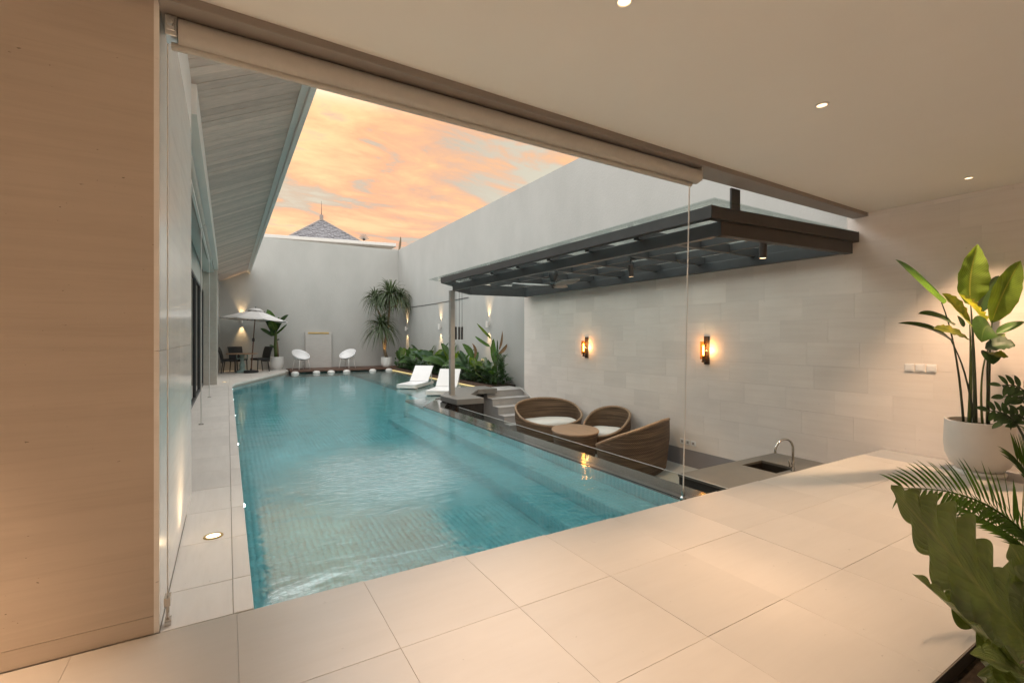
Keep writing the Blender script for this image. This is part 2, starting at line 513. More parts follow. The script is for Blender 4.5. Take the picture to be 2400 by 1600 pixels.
def wicker_mat():
    m = bpy.data.materials.new('wicker')
    m.use_nodes = True
    t = m.node_tree
    b = t.nodes['Principled BSDF']
    uv = N(t, 'ShaderNodeUVMap')
    sp = N(t, 'ShaderNodeSeparateXYZ')
    t.links.new(uv.outputs[0], sp.inputs[0])
    mp1 = N(t, 'ShaderNodeMapping')
    mp1.inputs['Scale'].default_value = (0.8, 16, 1)
    t.links.new(uv.outputs[0], mp1.inputs[0])
    nz = N(t, 'ShaderNodeTexNoise', inp={'Scale': 3.0, 'Detail': 5.0, 'Roughness': 0.7})
    t.links.new(mp1.outputs[0], nz.inputs['Vector'])
    c = ramp(t, nz.outputs[0], [(0.36, (0.045, 0.026, 0.014)), (0.5, (0.16, 0.095, 0.052)), (0.64, (0.33, 0.21, 0.12))])
    # over-under weave
    wx = math_n(t, 'SINE', math_n(t, 'MULTIPLY', sp.outputs[0], 2 * math.pi * 90))
    wy = math_n(t, 'SINE', math_n(t, 'MULTIPLY', sp.outputs[1], 2 * math.pi * 22))
    wv = math_n(t, 'MULTIPLY', wx, wy)
    c = mix_c(t, math_n(t, 'MULTIPLY', smooth(t, wv, 0.1, -0.6), 0.55), c, (0.03, 0.017, 0.01, 1))
    t.links.new(c, b.inputs['Base Color'])
    b.inputs['Roughness'].default_value = 0.55
    bp = N(t, 'ShaderNodeBump', inp={'Strength': 0.7, 'Distance': 0.006})
    t.links.new(wv, bp.inputs['Height'])
    t.links.new(bp.outputs[0], b.inputs['Normal'])
    MATS['wicker'] = m


wicker_mat()
pmat('wicker_rim', (0.33, 0.215, 0.13), 0.55, 0.3, 40, bump=0.5, bscale=120)


# ------------------------------------------------------------------ mesh helpers
def lk(o):
    COL.objects.link(o)
    return o


def setp(o, label=None, cat=None, group=None, kind=None):
    if label:
        o['label'] = label
    if cat:
        o['category'] = cat
    if group:
        o['group'] = group
    if kind:
        o['kind'] = kind
    return o


def thing(name, label, cat, loc=(0, 0, 0), rz=0.0, group=None):
    o = bpy.data.objects.new(name, None)
    o.empty_display_size = 0.1
    o.location = loc
    o.rotation_euler = (0, 0, rz)
    lk(o)
    return setp(o, label, cat, group)


class MB:
    def __init__(self):
        self.v, self.f, self.uv = [], [], {}

    def add(self, vs, fs, uvs=None):
        n = len(self.v)
        self.v += [tuple(p) for p in vs]
        for k, f in enumerate(fs):
            self.f.append(tuple(i + n for i in f))
            if uvs:
                self.uv[len(self.f) - 1] = [uvs[i] for i in f]
        return self

    def box(self, x0, x1, y0, y1, z0, z1):
        v = [(x0, y0, z0), (x1, y0, z0), (x1, y1, z0), (x0, y1, z0), (x0, y0, z1), (x1, y0, z1), (x1, y1, z1), (x0, y1, z1)]
        return self.add(v, [(3, 2, 1, 0), (4, 5, 6, 7), (0, 1, 5, 4), (1, 2, 6, 5), (2, 3, 7, 6), (3, 0, 4, 7)])

    def prism(self, poly, z0, z1):
        """vertical extrusion of a plan polygon (counter-clockwise)"""
        n = len(poly)
        a = sum(poly[i][0] * poly[(i + 1) % n][1] - poly[(i + 1) % n][0] * poly[i][1] for i in range(n))
        if a < 0:
            poly = poly[::-1]
        v = [(p[0], p[1], z0) for p in poly] + [(p[0], p[1], z1) for p in poly]
        f = [tuple(range(n - 1, -1, -1)), tuple(range(n, 2 * n))]
        f += [(i, (i + 1) % n, n + (i + 1) % n, n + i) for i in range(n)]
        return self.add(v, f)

    def bar(self, a, b, w, h, up=(0, 0, 1)):
        """rectangular bar from a to b; w across, h along up; a,b on its centre line"""
        a, b = Vector(a), Vector(b)
        d = (b - a).normalized()
        u = Vector(up)
        s = d.cross(u)
        if s.length < 1e-5:
            s = d.cross(Vector((1, 0, 0)))
        s.normalize()
        u = s.cross(d).normalized()
        v = []
        for p in (a, b):
            for q, r in ((-1, -1), (1, -1), (1, 1), (-1, 1)):
                v.append(p + s * (q * w / 2) + u * (r * h / 2))
        return self.add(v, [(0, 1, 2, 3)[::-1], (4, 5, 6, 7), (0, 1, 5, 4)[::-1], (1, 2, 6, 5)[::-1], (2, 3, 7, 6)[::-1], (3, 0, 4, 7)[::-1]][:6])

    def tube(self, path, r, n=10, cap=True):
        path = [Vector(p) for p in path]
        rs = r if isinstance(r, (list, tuple)) else [r] * len(path)
        vs, fs = [], []
        prev = None
        for i, p in enumerate(path):
            if i == 0:
                d = path[1] - p
            elif i == len(path) - 1:
                d = p - path[i - 1]
            else:
                d = (path[i + 1] - path[i - 1])
            d.normalize()
            if prev is None:
                s = d.cross(Vector((0.13, 0.21, 1)))
                if s.length < 0.1:
                    s = d.cross(Vector((1, 0, 0)))
            else:
                s = prev - d * prev.dot(d)
            s.normalize()
            prev = s
            u = d.cross(s)
            for k in range(n):
                a = 2 * math.pi * k / n
                vs.append(p + (s * math.cos(a) + u * math.sin(a)) * rs[i])
        for i in range(len(path) - 1):
            for k in range(n):
                a, b = i * n + k, i * n + (k + 1) % n
                fs.append((a, b, b + n, a + n))
        if cap:
            fs.append(tuple(range(n - 1, -1, -1)))
            m = (len(path) - 1) * n
            fs.append(tuple(range(m, m + n)))
        return self.add(vs, fs)

    def lathe(self, prof, c=(0, 0, 0), n=32, sx=1.0, sy=1.0):
        vs, fs = [], []
        for r, z in prof:
            for k in range(n):
                a = 2 * math.pi * k / n
                vs.append((c[0] + r * sx * math.cos(a), c[1] + r * sy * math.sin(a), c[2] + z))
        m = len(prof)
        for i in range(m - 1):
            for k in range(n):
                a, b = i * n + k, i * n + (k + 1) % n
                fs.append((a, b, b + n, a + n))
        if prof[0][0] > 1e-4:
            fs.append(tuple(range(n - 1, -1, -1)))
        if prof[-1][0] > 1e-4:
            fs.append(tuple(range((m - 1) * n, m * n)))
        return self.add(vs, fs)

    def mesh(self, name):
        me = bpy.data.meshes.new(name)
        me.from_pydata(self.v, [], self.f)
        if self.uv:
            ul = me.uv_layers.new(name='UVMap')
            for p in me.polygons:
                uvs = self.uv.get(p.index)
                if uvs:
                    for k, li in enumerate(p.loop_indices):
                        ul.data[li].uv = uvs[k]
        me.update()
        return me

    def build(self, name, mat, parent=None, smooth=False, bevel=0.0, seg=2, auto=None, kind=None, label=None):
        me = self.mesh(name)
        me.materials.append(MATS[mat] if isinstance(mat, str) else mat)
        if smooth:
            me.shade_smooth() if hasattr(me, 'shade_smooth') else None
            for p in me.polygons:
                p.use_smooth = True
            if auto:
                try:
                    me.set_sharp_from_angle(angle=R(auto))
                except Exception:
                    pass
        o = bpy.data.objects.new(name, me)
        lk(o)
        if parent:
            o.parent = parent
        if bevel:
            bv = o.modifiers.new('bevel', 'BEVEL')
            bv.width = bevel
            bv.segments = seg
            bv.limit_method = 'ANGLE'
        if kind:
            o['kind'] = kind
        if label:
            o['label'] = label
        return o


BOXES = {}


def piece(name, x0, x1, y0, y1, z0, z1, mat, parent, bev=0.0):
    """box piece sharing mesh data with alike pieces"""
    d = (round(x1 - x0, 3), round(y1 - y0, 3), round(z1 - z0, 3), mat, bev)
    if d not in BOXES:
        a, b, c = d[0] / 2, d[1] / 2, d[2] / 2
        if bev:
            e = bev
            m = MB()
            # box with chamfered upper rim
            v = []
            for (zz, k) in ((-c, 0), (c - e, 0), (c, e)):
                for sx, sy in ((-1, -1), (1, -1), (1, 1), (-1, 1)):
                    v.append((sx * (a - k), sy * (b - k), zz))
            f = [(3, 2, 1, 0), (8, 9, 10, 11)]
            for r0 in (0, 4):
                for k in range(4):
                    f.append((r0 + k, r0 + (k + 1) % 4, r0 + 4 + (k + 1) % 4, r0 + 4 + k))
            m.add(v, f)
        else:
            m = MB().box(-a, a, -b, b, -c, c)
        me = m.mesh(name)
        me.materials.append(MATS[mat])
        BOXES[d] = me
    o = bpy.data.objects.new(name, BOXES[d])
    o.location = ((x0 + x1) / 2, (y0 + y1) / 2, (z0 + z1) / 2)
    o.parent = parent
    lk(o)
    return o


def struct(mb, name, mat, **kw):
    return mb.build(name, mat, kind='structure', **kw)


def lamp(kind, name, loc, energy, colr, parent=None, size=0.05, spot=None, blend=0.6, target=None):
    l = bpy.data.lights.new(name, kind)
    l.energy = energy
    l.color = colr
    if kind in ('SPOT', 'POINT'):
        l.shadow_soft_size = size
    if kind == 'SPOT':
        l.spot_size = R(spot)
        l.spot_blend = blend
    o = bpy.data.objects.new(name, l)
    o.location = loc
    if target is not None:
        o.rotation_euler = (Vector(target) - Vector(loc)).to_track_quat('-Z', 'Y').to_euler()
    lk(o)
    if parent:
        o.parent = parent
        if parent.type == 'EMPTY':
            o.matrix_parent_inverse = Matrix.Translation(parent.location).inverted() if not any(parent.rotation_euler) else (Matrix.Translation(parent.location) @ Matrix.Rotation(parent.rotation_euler.z, 4, 'Z')).inverted()
    return o


def at(u, v, f):
    """point f metres in front of the camera along the sight line of a spot noted in the photograph"""
    a, b = (u - 1200) / FPX, (790 - v) / FPX
    return Vector((f * (SY + a * CY), f * (CY - a * SY), CAMZ + f * b))


def bez(p0, p1, p2, t):
    return p0 * (1 - t) ** 2 + p1 * (2 * t * (1 - t)) + p2 * t * t


PROF = {
    'ellip': lambda t: math.sin(math.pi * min(1, max(0, t)) ** 0.85) ** 0.7 if 0 < t < 1 else 0.0,
    'banana': lambda t: min(1, (t / 0.16) ** 0.6) * (1 - max(0, (t - 0.55) / 0.45) ** 2.2) ** 0.8 if 0 < t < 1 else 0.0,
    'strap': lambda t: min(1, t / 0.08) * (1 - max(0, (t - 0.25) / 0.75) ** 1.6) if 0 <= t < 1 else 0.0,
    'nest': lambda t: (0.34 + 0.66 * min(1, (t / 0.42) ** 1.1)) * (1 - 0.97 * max(0, (t - 0.42) / 0.58) ** 1.45) if t < 1 else 0.02,
}


def leaf_geo(mb, p0, p1, p2, wid, nrm, nseg=10, cross=2, fold=0.3, rip=0.0, freq=5.0, prof='banana', curl=0.0, scal=0.0):
    p0, p1, p2, nrm = Vector(p0), Vector(p1), Vector(p2), Vector(nrm)
    vs, uvs, fs = [], [], []
    m = 2 * cross + 1
    ph = random.random() * 6
    ph2 = random.random() * 6
    for i in range(nseg + 1):
        t = i / nseg
        c = bez(p0, p1, p2, t)
        d = ((p1 - p0) * (1 - t) + (p2 - p1) * t).normalized()
        s = d.cross(nrm)
        if s.length < 1e-4:
            s = d.orthogonal()
        s.normalize()
        n = s.cross(d).normalized()
        hw = wid / 2 * PROF[prof](min(0.999, max(0.001, t)))
        for j in range(-cross, cross + 1):
            q = j / cross
            aq = abs(q)
            pq = ph if q > 0 else ph2
            w_t = freq * 2 * math.pi * (t + 0.02 * math.sin(9 * t + ph)) + pq
            env = min(1, hw / (wid * 0.3 + 1e-6))
            hump = abs(math.sin(w_t / 2)) ** 0.8 * 2 - 1 if scal else math.sin(w_t)
            rr = rip * wid * (aq ** 1.6) * hump * env * (-0.6 if scal and q < 0 else 1)
            lob = 1 + scal * aq * aq * hump
            p = c + s * (q * hw * (1 - 0.5 * fold * aq) * lob) + n * (hw * fold * aq - curl * hw * aq * aq + rr)
            vs.append(p)
            uvs.append((q * 0.5 + 0.5, t))
    for i in range(nseg):
        for j in range(m - 1):
            a = i * m + j
            fs.append((a, a + 1, a + m + 1, a + m))
    mb.add(vs, fs, uvs)


def leaf(p0, p1, p2, wid, nrm, mat, parent, name='leaf', **kw):
    m = MB()
    pl = Vector(parent.location) if parent else Vector((0, 0, 0))
    leaf_geo(m, Vector(p0) - pl, Vector(p1) - pl, Vector(p2) - pl, wid, nrm, **kw)
    return m.build(name, mat, parent, smooth=True)


# ================================================================== SETTING
# ground under everything
g = MB()
g.add([(-400, -400, -2.2), (400, -400, -2.2), (400, 800, -2.2), (-400, 800, -2.2)], [(0, 1, 2, 3)])
struct(g, 'ground', 'earth')

WZ = -0.10          # water level
LX, LX2 = 3.62, 3.94   # pool side and lounge side of the stone ledge
WALLX = 7.06

# ---- room floor
fb = MB()
fb.box(2.401, 6.53, -4.0, -1.2, -0.30, -0.012)
fb.box(-5.0, 2.40, -4.0 + 0.001, 2.745, -0.30, -0.0035)
fb.prism([(2.40, 0.768), (6.53, 0.768), (6.53, 2.705), (2.40, 2.725)], -0.30, -0.0036)
floor = struct(fb, 'floor', 'grout')
XS = [0.041 + 0.629 * k for k in range(-8, 11)] + [6.525]
YS = [2.09 - 0.6595 * k for k in range(0, 6)]
for i in range(len(XS) - 1):
    x0, x1 = XS[i], XS[i + 1]
    if x1 - x0 < 0.02:
        continue
    g_ = 0.0007
    # front row follows the pool edge
    ytop = 2.785 - 0.0125 * ((x0 + x1) / 2)
    if x0 < -0.30:
        ytop = 2.785
    rows = [(YS[0], ytop)] + [(YS[k + 1], YS[k]) for k in range(len(YS) - 1)]
    for (y0, y1) in rows:
        if y1 < 0.9 and x1 > 2.45:
            continue
        dz_ = random.uniform(-0.0006, 0.0006)
        piece('tile', x0 + g_, x1 - g_, y0 + g_, y1 - g_, -0.03, dz_, 'floor_tile', floor, 0.0009)
# greyer strip of floor along the wall
st = MB()
for k in range(8):
    y1 = 2.70 - k * 0.84
    st.box(6.532, WALLX - 0.012, y1 - 0.836, y1, -0.30, -0.002)
struct(st, 'floor_strip', 'grey_stone', bevel=0.002, seg=1)

# ---- planting bed let into the floor at the right
pb = MB()
pb.box(2.42, 6.5, -1.2, 0.764, -0.29, -0.06)
setp(pb.build('soil', 'soil'), kind='structure')
k_ = MB()
k_.box(2.405, 6.53, 0.7655, 0.7675, -0.2, -0.001)
struct(k_, 'bed_edge', 'rust_steel')

# ---- pool-side walkway tiles (left)
wb = MB()
wb.box(-0.63, 0.10, 2.79, 16.4, -0.35, -0.012)
wb.prism([(-0.63, 16.4), (0.10, 16.4), (2.2, 21.75), (2.2, 23.1), (-0.63, 23.1)], -0.35, -0.0122)
walk = struct(wb, 'pool_walkway', 'grout')
y = 2.79
ys = [2.789, 3.19]
while ys[-1] < 23.0:
    ys.append(min(23.09, ys[-1] + 0.67))
for y0, y1 in zip(ys[:-1], ys[1:]):
    if y1 < 16.4:
        xl = -0.275 if y1 < 5.2 else -0.62
        piece('tile', xl, 0.024, y0 + 0.002, y1 - 0.002, -0.03, random.uniform(-0.0006, 0.0006), 'deck_tile', walk, 0.0015)
        piece('coping_tile', 0.027, 0.118, y0 + 0.002, y1 - 0.002, -0.04, random.uniform(0.0, 0.001), 'deck_tile', walk, 0.003)
    else:
        # terrace under the parasol: rows cut along the slanting pool edge
        def xe(yy):
            return min(2.2, 0.118 + max(0, (yy - 16.4)) * (2.2 - 0.118) / (21.75 - 16.4))
        m = MB()
        xr0, xr1 = xe(y0 + 0.002), xe(y1 - 0.002)
        xs = -0.62
        while xs < xr0 - 0.1:
            xn = xs + 0.67
            if xn > xr0 - 0.1:
                m = MB().prism([(xs + 0.002, y0 + 0.002), (xr0, y0 + 0.002), (xr1, y1 - 0.002), (xs + 0.002, y1 - 0.002)], -0.05, 0.0)
                m.build('tile', 'deck_tile', walk)
                break
            piece('tile', xs + 0.002, xn - 0.002, y0 + 0.002, y1 - 0.002, -0.05, 0.0, 'deck_tile', walk, 0.0015)
            xs = xn

# ---- pool basin
PZ = -1.25
basin = MB()
basin.box(0.0, 4.45, 2.5, 21.9, PZ - 0.15, PZ - 0.012)           # floor
basin.box(0.0, 0.095, 2.75, 16.4, PZ, -0.352)                   # left side (below the walkway slab)
basin.box(0.0, LX2 + 0.5, 2.55, 2.70, PZ, -0.305)                # near side
basin.prism([(0.0, 16.4), (0.095, 16.4), (2.19, 21.75), (2.19, 21.95), (0.0, 21.95)], PZ, -0.352)
basin.box(2.19, 6.42, 21.9, 22.1, PZ, -0.16)
pool = struct(basin, 'pool', 'pool_grout')


def mosaic(name, origin, ux, uy, nx, ny, size, th, mat, gap=0.004):
    """nx by ny small raised tiles as one mesh"""
    o, ux, uy = np.array(origin, float), np.array(ux, float), np.array(uy, float)
    n = np.cross(ux, uy)
    i, j = np.meshgrid(np.arange(nx), np.arange(ny), indexing='ij')
    i, j = i.ravel(), j.ravel()
    base = o + np.outer(i * size, ux) + np.outer(j * size, uy)
    rng = np.random.RandomState(3)
    h = th * (0.7 + 0.6 * rng.rand(len(base)))[:, None]
    a, b = gap / 2, size - gap / 2
    c = [(a, a), (b, a), (b, b), (a, b)]
    lo = [base + p * ux + q * uy for p, q in c]
    up = [x + h * n for x in lo]
    V = np.stack(lo + up, 1).reshape(-1, 3)
    k = np.arange(len(base)) * 8
    quads = [(4, 5, 6, 7), (0, 1, 5, 4), (1, 2, 6, 5), (2, 3, 7, 6), (3, 0, 4, 7)]
    Fq = np.stack([np.stack([k + q for q in qd], 1) for qd in quads], 1).reshape(-1, 4)
    me = bpy.data.meshes.new(name)
    me.vertices.add(len(V))
    me.vertices.foreach_set('co', V.ravel())
    me.loops.add(Fq.size)
    me.loops.foreach_set('vertex_index', Fq.ravel().astype(np.int32))
    me.polygons.add(len(Fq))
    me.polygons.foreach_set('loop_start', np.arange(0, Fq.size, 4, dtype=np.int32))
    me.polygons.foreach_set('loop_total', np.full(len(Fq), 4, dtype=np.int32))
    me.update(calc_edges=True)
    me.validate()
    me.materials.append(MATS[mat])
    ob = bpy.data.objects.new(name, me)
    lk(ob)
    ob.parent = pool
    ob['kind'] = 'stuff'
    return ob


TS = 0.06
mosaic('floor_tiles', (0.095, 2.70, PZ - 0.012), (1, 0, 0), (0, 1, 0), int(4.33 / TS), int(19.2 / TS), TS, 0.005, 'pool_tile')
mosaic('wall_tiles', (0.095, 2.75, PZ), (0, 1, 0), (0, 0, 1), int(13.6 / TS), int(1.2 / TS), TS, 0.004, 'pool_tile')
# submerged bench step along the ledge, and the ledge wall
S1, S1Z = 3.20, -0.52
bench = MB()
bench.box(S1, LX, 2.70, 9.75, PZ, S1Z - 0.010)
bench.box(2.78, S1 - 0.004, 2.70, 9.45, PZ, -0.88)
bo = bench.build('bench_step', 'pool_grout', pool)
mosaic('bench_tiles', (S1, 2.70, S1Z - 0.010), (1, 0, 0), (0, 1, 0), 7, int(7.0 / TS), TS, 0.005, 'pool_tile')
mosaic('bench_wall_tiles', (S1, 9.72, -0.88), (0, -1, 0), (0, 0, 1), int(7.0 / TS), 6, TS, 0.004, 'pool_tile')
mosaic('lower_bench_tiles', (2.78, 2.70, -0.88), (1, 0, 0), (0, 1, 0), 7, int(6.7 / TS), TS, 0.005, 'pool_tile')
mosaic('lower_wall_tiles', (2.78, 9.42, PZ), (0, -1, 0), (0, 0, 1), int(6.7 / TS), 6, TS, 0.004, 'pool_tile')
mosaic('ledge_wall_tiles', (LX, 9.72, S1Z), (0, -1, 0), (0, 0, 1), int(7.0 / TS), 6, TS, 0.004, 'pool_tile')
# shallow sun shelf
shelf = MB()
shelf.prism([(LX, 9.75), (4.30, 10.75), (5.3, 11.9), (6.42, 11.9), (6.42, 21.95), (4.45, 21.95), (4.45, 11.4)], PZ, -0.32)
so_ = shelf.build('sun_shelf', 'shelf_tile', pool)
mosaic('shelf_tiles', (4.46, 12.0, -0.32), (1, 0, 0), (0, 1, 0), int(1.9 / 0.12), int(9.8 / 0.12), 0.12, 0.006, 'shelf_tile')
# far entry steps
fs_ = MB()
fs_.box(2.2, 4.45, 21.2, 21.9, PZ, -0.40)
fs_.box(2.2, 4.45, 20.6, 21.2, PZ, -0.70)
fs_.build('entry_step', 'shelf_tile', pool)

# ---- water: one sheet, finely cut so ripples read
wat = MB()
poly = [(0.096, 2.72), (3.62, 2.72), (LX, 9.75), (4.30, 10.75), (5.3, 11.9), (6.40, 11.9), (6.40, 21.93), (2.2, 21.93), (2.19, 21.72), (0.108, 16.4)]
wat.add([(p[0], p[1], WZ) for p in poly], [tuple(range(len(poly)))])
struct(wat, 'water', 'water')

# ---- ledge between pool and sunken lounge
lg = MB()
lg.prism([(LX, 2.70), (LX2, 2.70), (LX2, 9.35), (4.62, 10.62), (4.30, 10.75), (LX, 9.75)], -1.3, -0.094)
ledge = struct(lg, 'pool_ledge', 'black_stone')
gp = MB()
gp.box(LX2 + 0.004, LX2 + 0.018, 2.72, 5.90, -0.45, 0.005)
gl1 = gp.build('glass_panel', 'clear_glass')
MB().box(LX2 + 0.003, LX2 + 0.019, 2.72, 5.90, 0.0052, 0.0085).build('glass_edge_glint', 'edge_glint', gl1)  # opaque pale strip, stands in for light caught along the top edge
setp(gl1, 'low clear glass upstand along the pool ledge, the length ending at the pale floor', 'glass panel', group='glass panels on the pool ledge')
gp = MB()
gp.box(LX2 + 0.004, LX2 + 0.018, 5.915, 8.63, -0.45, 0.005)
gl2 = gp.build('glass_panel', 'clear_glass')
MB().box(LX2 + 0.003, LX2 + 0.019, 5.915, 8.63, 0.0052, 0.0085).build('glass_edge_glint', 'edge_glint', gl2)
setp(gl2, 'low clear glass upstand along the pool ledge, the length ending near the steel post', 'glass panel', group='glass panels on the pool ledge')

# ---- sunken lounge
lf = MB()
lf.box(LX2, WALLX + 0.01, 2.55, 11.9, -1.3, -0.90)
struct(lf, 'sunken_floor', 'lounge_floor')
lw = MB()
lw.prism([(4.30, 10.76), (4.63, 10.63), (5.0, 11.05), (5.9, 11.3), (5.9, 11.9), (5.3, 11.9)], -0.90, -0.085)
struct(lw, 'retaining_wall', 'counter_side')
nw = MB()
nw.box(LX2, WALLX, 2.55, 2.69, -0.90, -0.31)
struct(nw, 'lounge_near_wall', 'counter_side')

# stairs
stairs = thing('staircase', 'grey stone stairs climbing from the sunken lounge beside the stone wall', 'stairs', (5.9, 9.6, -0.90))
for k, (y0, z1) in enumerate(((11.10, -0.02), (10.80, -0.20), (10.50, -0.38), (10.20, -0.56), (9.90, -0.74))):
    yb_ = 11.9 if k == 0 else 11.10 - 0.30 * (k - 1) - 0.0005
    m = MB().box(0.0, WALLX - 5.9 - 0.002, y0 - 9.6, yb_ - 9.6, 0.001, z1 + 0.90 - 0.025)
    b_ = m.build('step', 'grey_stone', stairs)
    m = MB().box(-0.012, WALLX - 5.9 - 0.003, y0 - 9.6 - 0.015, yb_ - 9.6 - 0.004, z1 + 0.90 - 0.0245, z1 + 0.90)
    m.build('tread', 'step_stone', b_, bevel=0.004, seg=2)

# stepping platform
pl = [(4.24, 10.30), (4.27, 9.44), (4.92, 9.40), (4.95, 10.13), (5.56, 10.99), (6.12, 10.96), (6.16, 11.74), (5.26, 11.78)]
pf = MB().prism(pl, -0.075, 0.046)
plat = pf.build('stepping_platform', 'concrete', bevel=0.006)
setp(plat, 'grey concrete angled stepping slab under the steel post between pool and stairs', 'platform')

# hose on the landing
hp = [at(1205, 905, 13.5), at(1222, 904, 13.5), at(1236, 917, 13.3), at(1250, 934, 13.0), at(1254, 940, 12.8)]
hs_ = [Vector((6.55, 11.55, 0.0)), Vector((6.75, 11.35, 0.01)), Vector((6.93, 11.12, 0.0)), Vector((7.0, 10.95, -0.10)), Vector((7.02, 10.78, -0.18)), Vector((7.02, 10.6, -0.28)), Vector((7.0, 10.45, -0.36))]
hm = MB().tube(hs_, 0.016, 8)
setp(hm.build('garden_hose', 'hose', smooth=True), 'pale garden hose trailing down the stairs beside the wall', 'hose')

# ---- garden wall (right, plaster), back wall
GX, BY, TOPZ = 7.28, 23.1, 5.72
m = MB().box(GX, GX + 0.22, 2.95, BY + 0.25, -1.3, TOPZ)
gw = m.build('garden_wall', 'plaster')
setp(gw, 'tall pale plastered garden wall rising above the glass pergola and planting bed', 'wall')
m = MB().box(-4.0, GX - 0.002, BY, BY + 0.25, -1.3, TOPZ)
bw = m.build('back_wall', 'plaster')
setp(bw, 'tall pale plastered wall across the far end of the pool', 'wall')

# ---- stone clad wall
m = MB()
m.box(WALLX + 0.018, GX - 0.002, 3.12, 11.1, -0.95, 2.80)
m.box(WALLX + 0.018, GX - 0.002, -4.0, 3.12, -0.95, 3.02)
sw = m.build('stone_wall', 'stone_joint')
setp(sw, 'cream limestone block wall behind the rattan seats and the potted plant', 'wall')
bh = 0.325
zz = -0.95
row = 0
while zz < 3.0:
    z1 = min(zz + bh, 3.0)
    yy = 11.1
    off = random.uniform(0.1, 0.64)
    first = True
    while yy > -1.2:
        L = off if first else 0.655
        first = False
        yn = max(yy - L, -1.2)
        tz = z1
        if yy > 3.12 + 0.1:
            tz = min(z1, 2.795)
        if tz - zz > 0.03:
            px_ = random.choice((0, 0.0, 0.0006, 0.0012))
            if yn < 3.1 < yy and tz < z1:
                piece('stone_block', WALLX - px_, WALLX + 0.02, yn + 0.0006, 3.1, zz + 0.0006, z1 - 0.0006, 'limestone', sw)
                piece('stone_block', WALLX - px_, WALLX + 0.02, 3.1, yy - 0.0006, zz + 0.0006, tz - 0.0006, 'limestone', sw)
            else:
                piece('stone_block', WALLX - px_, WALLX + 0.02, yn + 0.0006, yy - 0.0006, zz + 0.0006, tz - 0.0006, 'limestone', sw)
        yy = yn
    zz += bh
m = MB().box(WALLX - 0.012, WALLX - 0.002, 2.70, 9.88, -0.899, -0.60)
m.build('skirting', 'wall_base_paint', sw)

# ---- left wall of the room (marble)
MX = -0.277
m = MB().box(-5.0, MX - 0.02, 2.812, 5.11, -0.3, 3.9)
mw = m.build('marble_wall', 'stone_joint')
setp(mw, 'tall marble clad wall end at the left, warm brown front and pale polished side', 'wall')
# front facing slabs
zc = [0.0, 0.085, 3.25]
for a_, b_ in zip(zc[:-1], zc[1:]):
    xc = [-5.0, -3.4, -1.93, MX - 0.0205] if a_ > 0.05 else [-5.0, MX - 0.0205]
    for x0, x1 in zip(xc[:-1], xc[1:]):
        piece('marble_slab', x0 + 0.0006, x1 - 0.0006, 2.792, 2.814, a_ + 0.0008, b_ - 0.0008, 'marble', mw)
# side slabs (polished), facing the pool
for (y0, y1) in ((2.791, 3.95), (3.95, 5.11)):
    for (z0, z1) in ((0.0, 1.335), (1.335, 3.25)):
        piece('marble_slab', MX - 0.022, MX, y0 + 0.001, y1 - 0.0007, z0 + 0.001, z1 - 0.0007, 'polished_marble', mw)
m = MB().box(MX - 0.022, MX, 2.7915, 5.1095, 3.2505, 3.9)
m.build('upper_slab', 'white_paint', mw)

# ---- ceiling of the room and its edge beam
m = MB()
m.prism([(-5.0, -4.0), (WALLX + 0.1, -4.0), (WALLX + 0.1, 2.868), (-5.0, 2.665)], 3.0, 3.45)
ceil = struct(m, 'ceiling', 'ceiling_paint')
m = MB()
m.prism([(-0.275, 2.692), (WALLX - 0.002, 2.870), (WALLX - 0.002, 3.045), (-0.275, 3.02)], 2.955, 3.46)
m.build('edge_beam', 'brown_beam', ceil, bevel=0.004)
m = MB()
m.prism([(-0.275, 3.021), (WALLX - 0.002, 3.046), (WALLX - 0.002, 3.056), (-0.275, 3.04)], 2.985, 3.46)
m.build('beam_trim', 'white_paint', ceil)
# rest of the room behind the camera
m = MB()
m.box(-5.2, GX, -4.2, -4.0, -0.3, 3.4)
m.box(-5.2, -5.0, -4.0, 5.0, -0.3, 3.4)
setp(m.build('room_wall', 'ceiling_paint'), 'plain beige wall closing the room behind the viewer', 'wall')

# ---- the house on the left beyond the marble wall: windows, beam, eave
house = thing('house', 'white pool house with dark glass doors and sloping boarded eave on the left', 'house', (-0.6, 11, 0))
HL = Vector(house.location)


def hbox(x0, x1, y0, y1, z0, z1):
    return MB().box(x0 - HL.x, x1 - HL.x, y0 - HL.y, y1 - HL.y, z0, z1)


hbox(-0.80, -0.62, 5.115, 16.5, 2.75, 3.75).build('header', 'pale_green_paint', house)
hbox(-0.34, -0.235, 5.115, 16.52, 3.40, 3.67).build('beam', 'white_paint', house, bevel=0.004)
hbox(-0.60, -0.345, 5.12, 16.5, 3.30, 3.36).build('beam_soffit', 'pale_green_paint', house)
pil = hbox(-0.63, -0.27, 16.52, 16.95, 0.0, 3.66).build('pillar', 'stone_joint', house)
mm = MB()
for k in range(int(3.64 / 0.13)):
    for j in range(3):
        x0 = -0.628 + j * 0.119
        mm.box(x0 - HL.x, x0 + 0.116 - HL.x, 16.512 - HL.y, 16.53 - HL.y, 0.004 + k * 0.13, 0.004 + k * 0.13 + 0.127)
    for j in range(3):
        y0 = 16.522 + j * 0.142
        mm.box(-0.28 - HL.x, -0.2655 - HL.x, y0 - HL.y, y0 + 0.139 - HL.y, 0.004 + k * 0.13, 0.004 + k * 0.13 + 0.127)
po = mm.build('pillar_tiles', 'mosaic_pillar', pil, kind='stuff')
hbox(-0.62, -0.30, 16.955, BY - 0.002, 0.0, 3.72).build('wall', 'plaster', house)
hbox(-3.0, -0.81, 5.115, BY - 0.002, 0.0, 3.9).build('inner_wall', 'rubber', house)
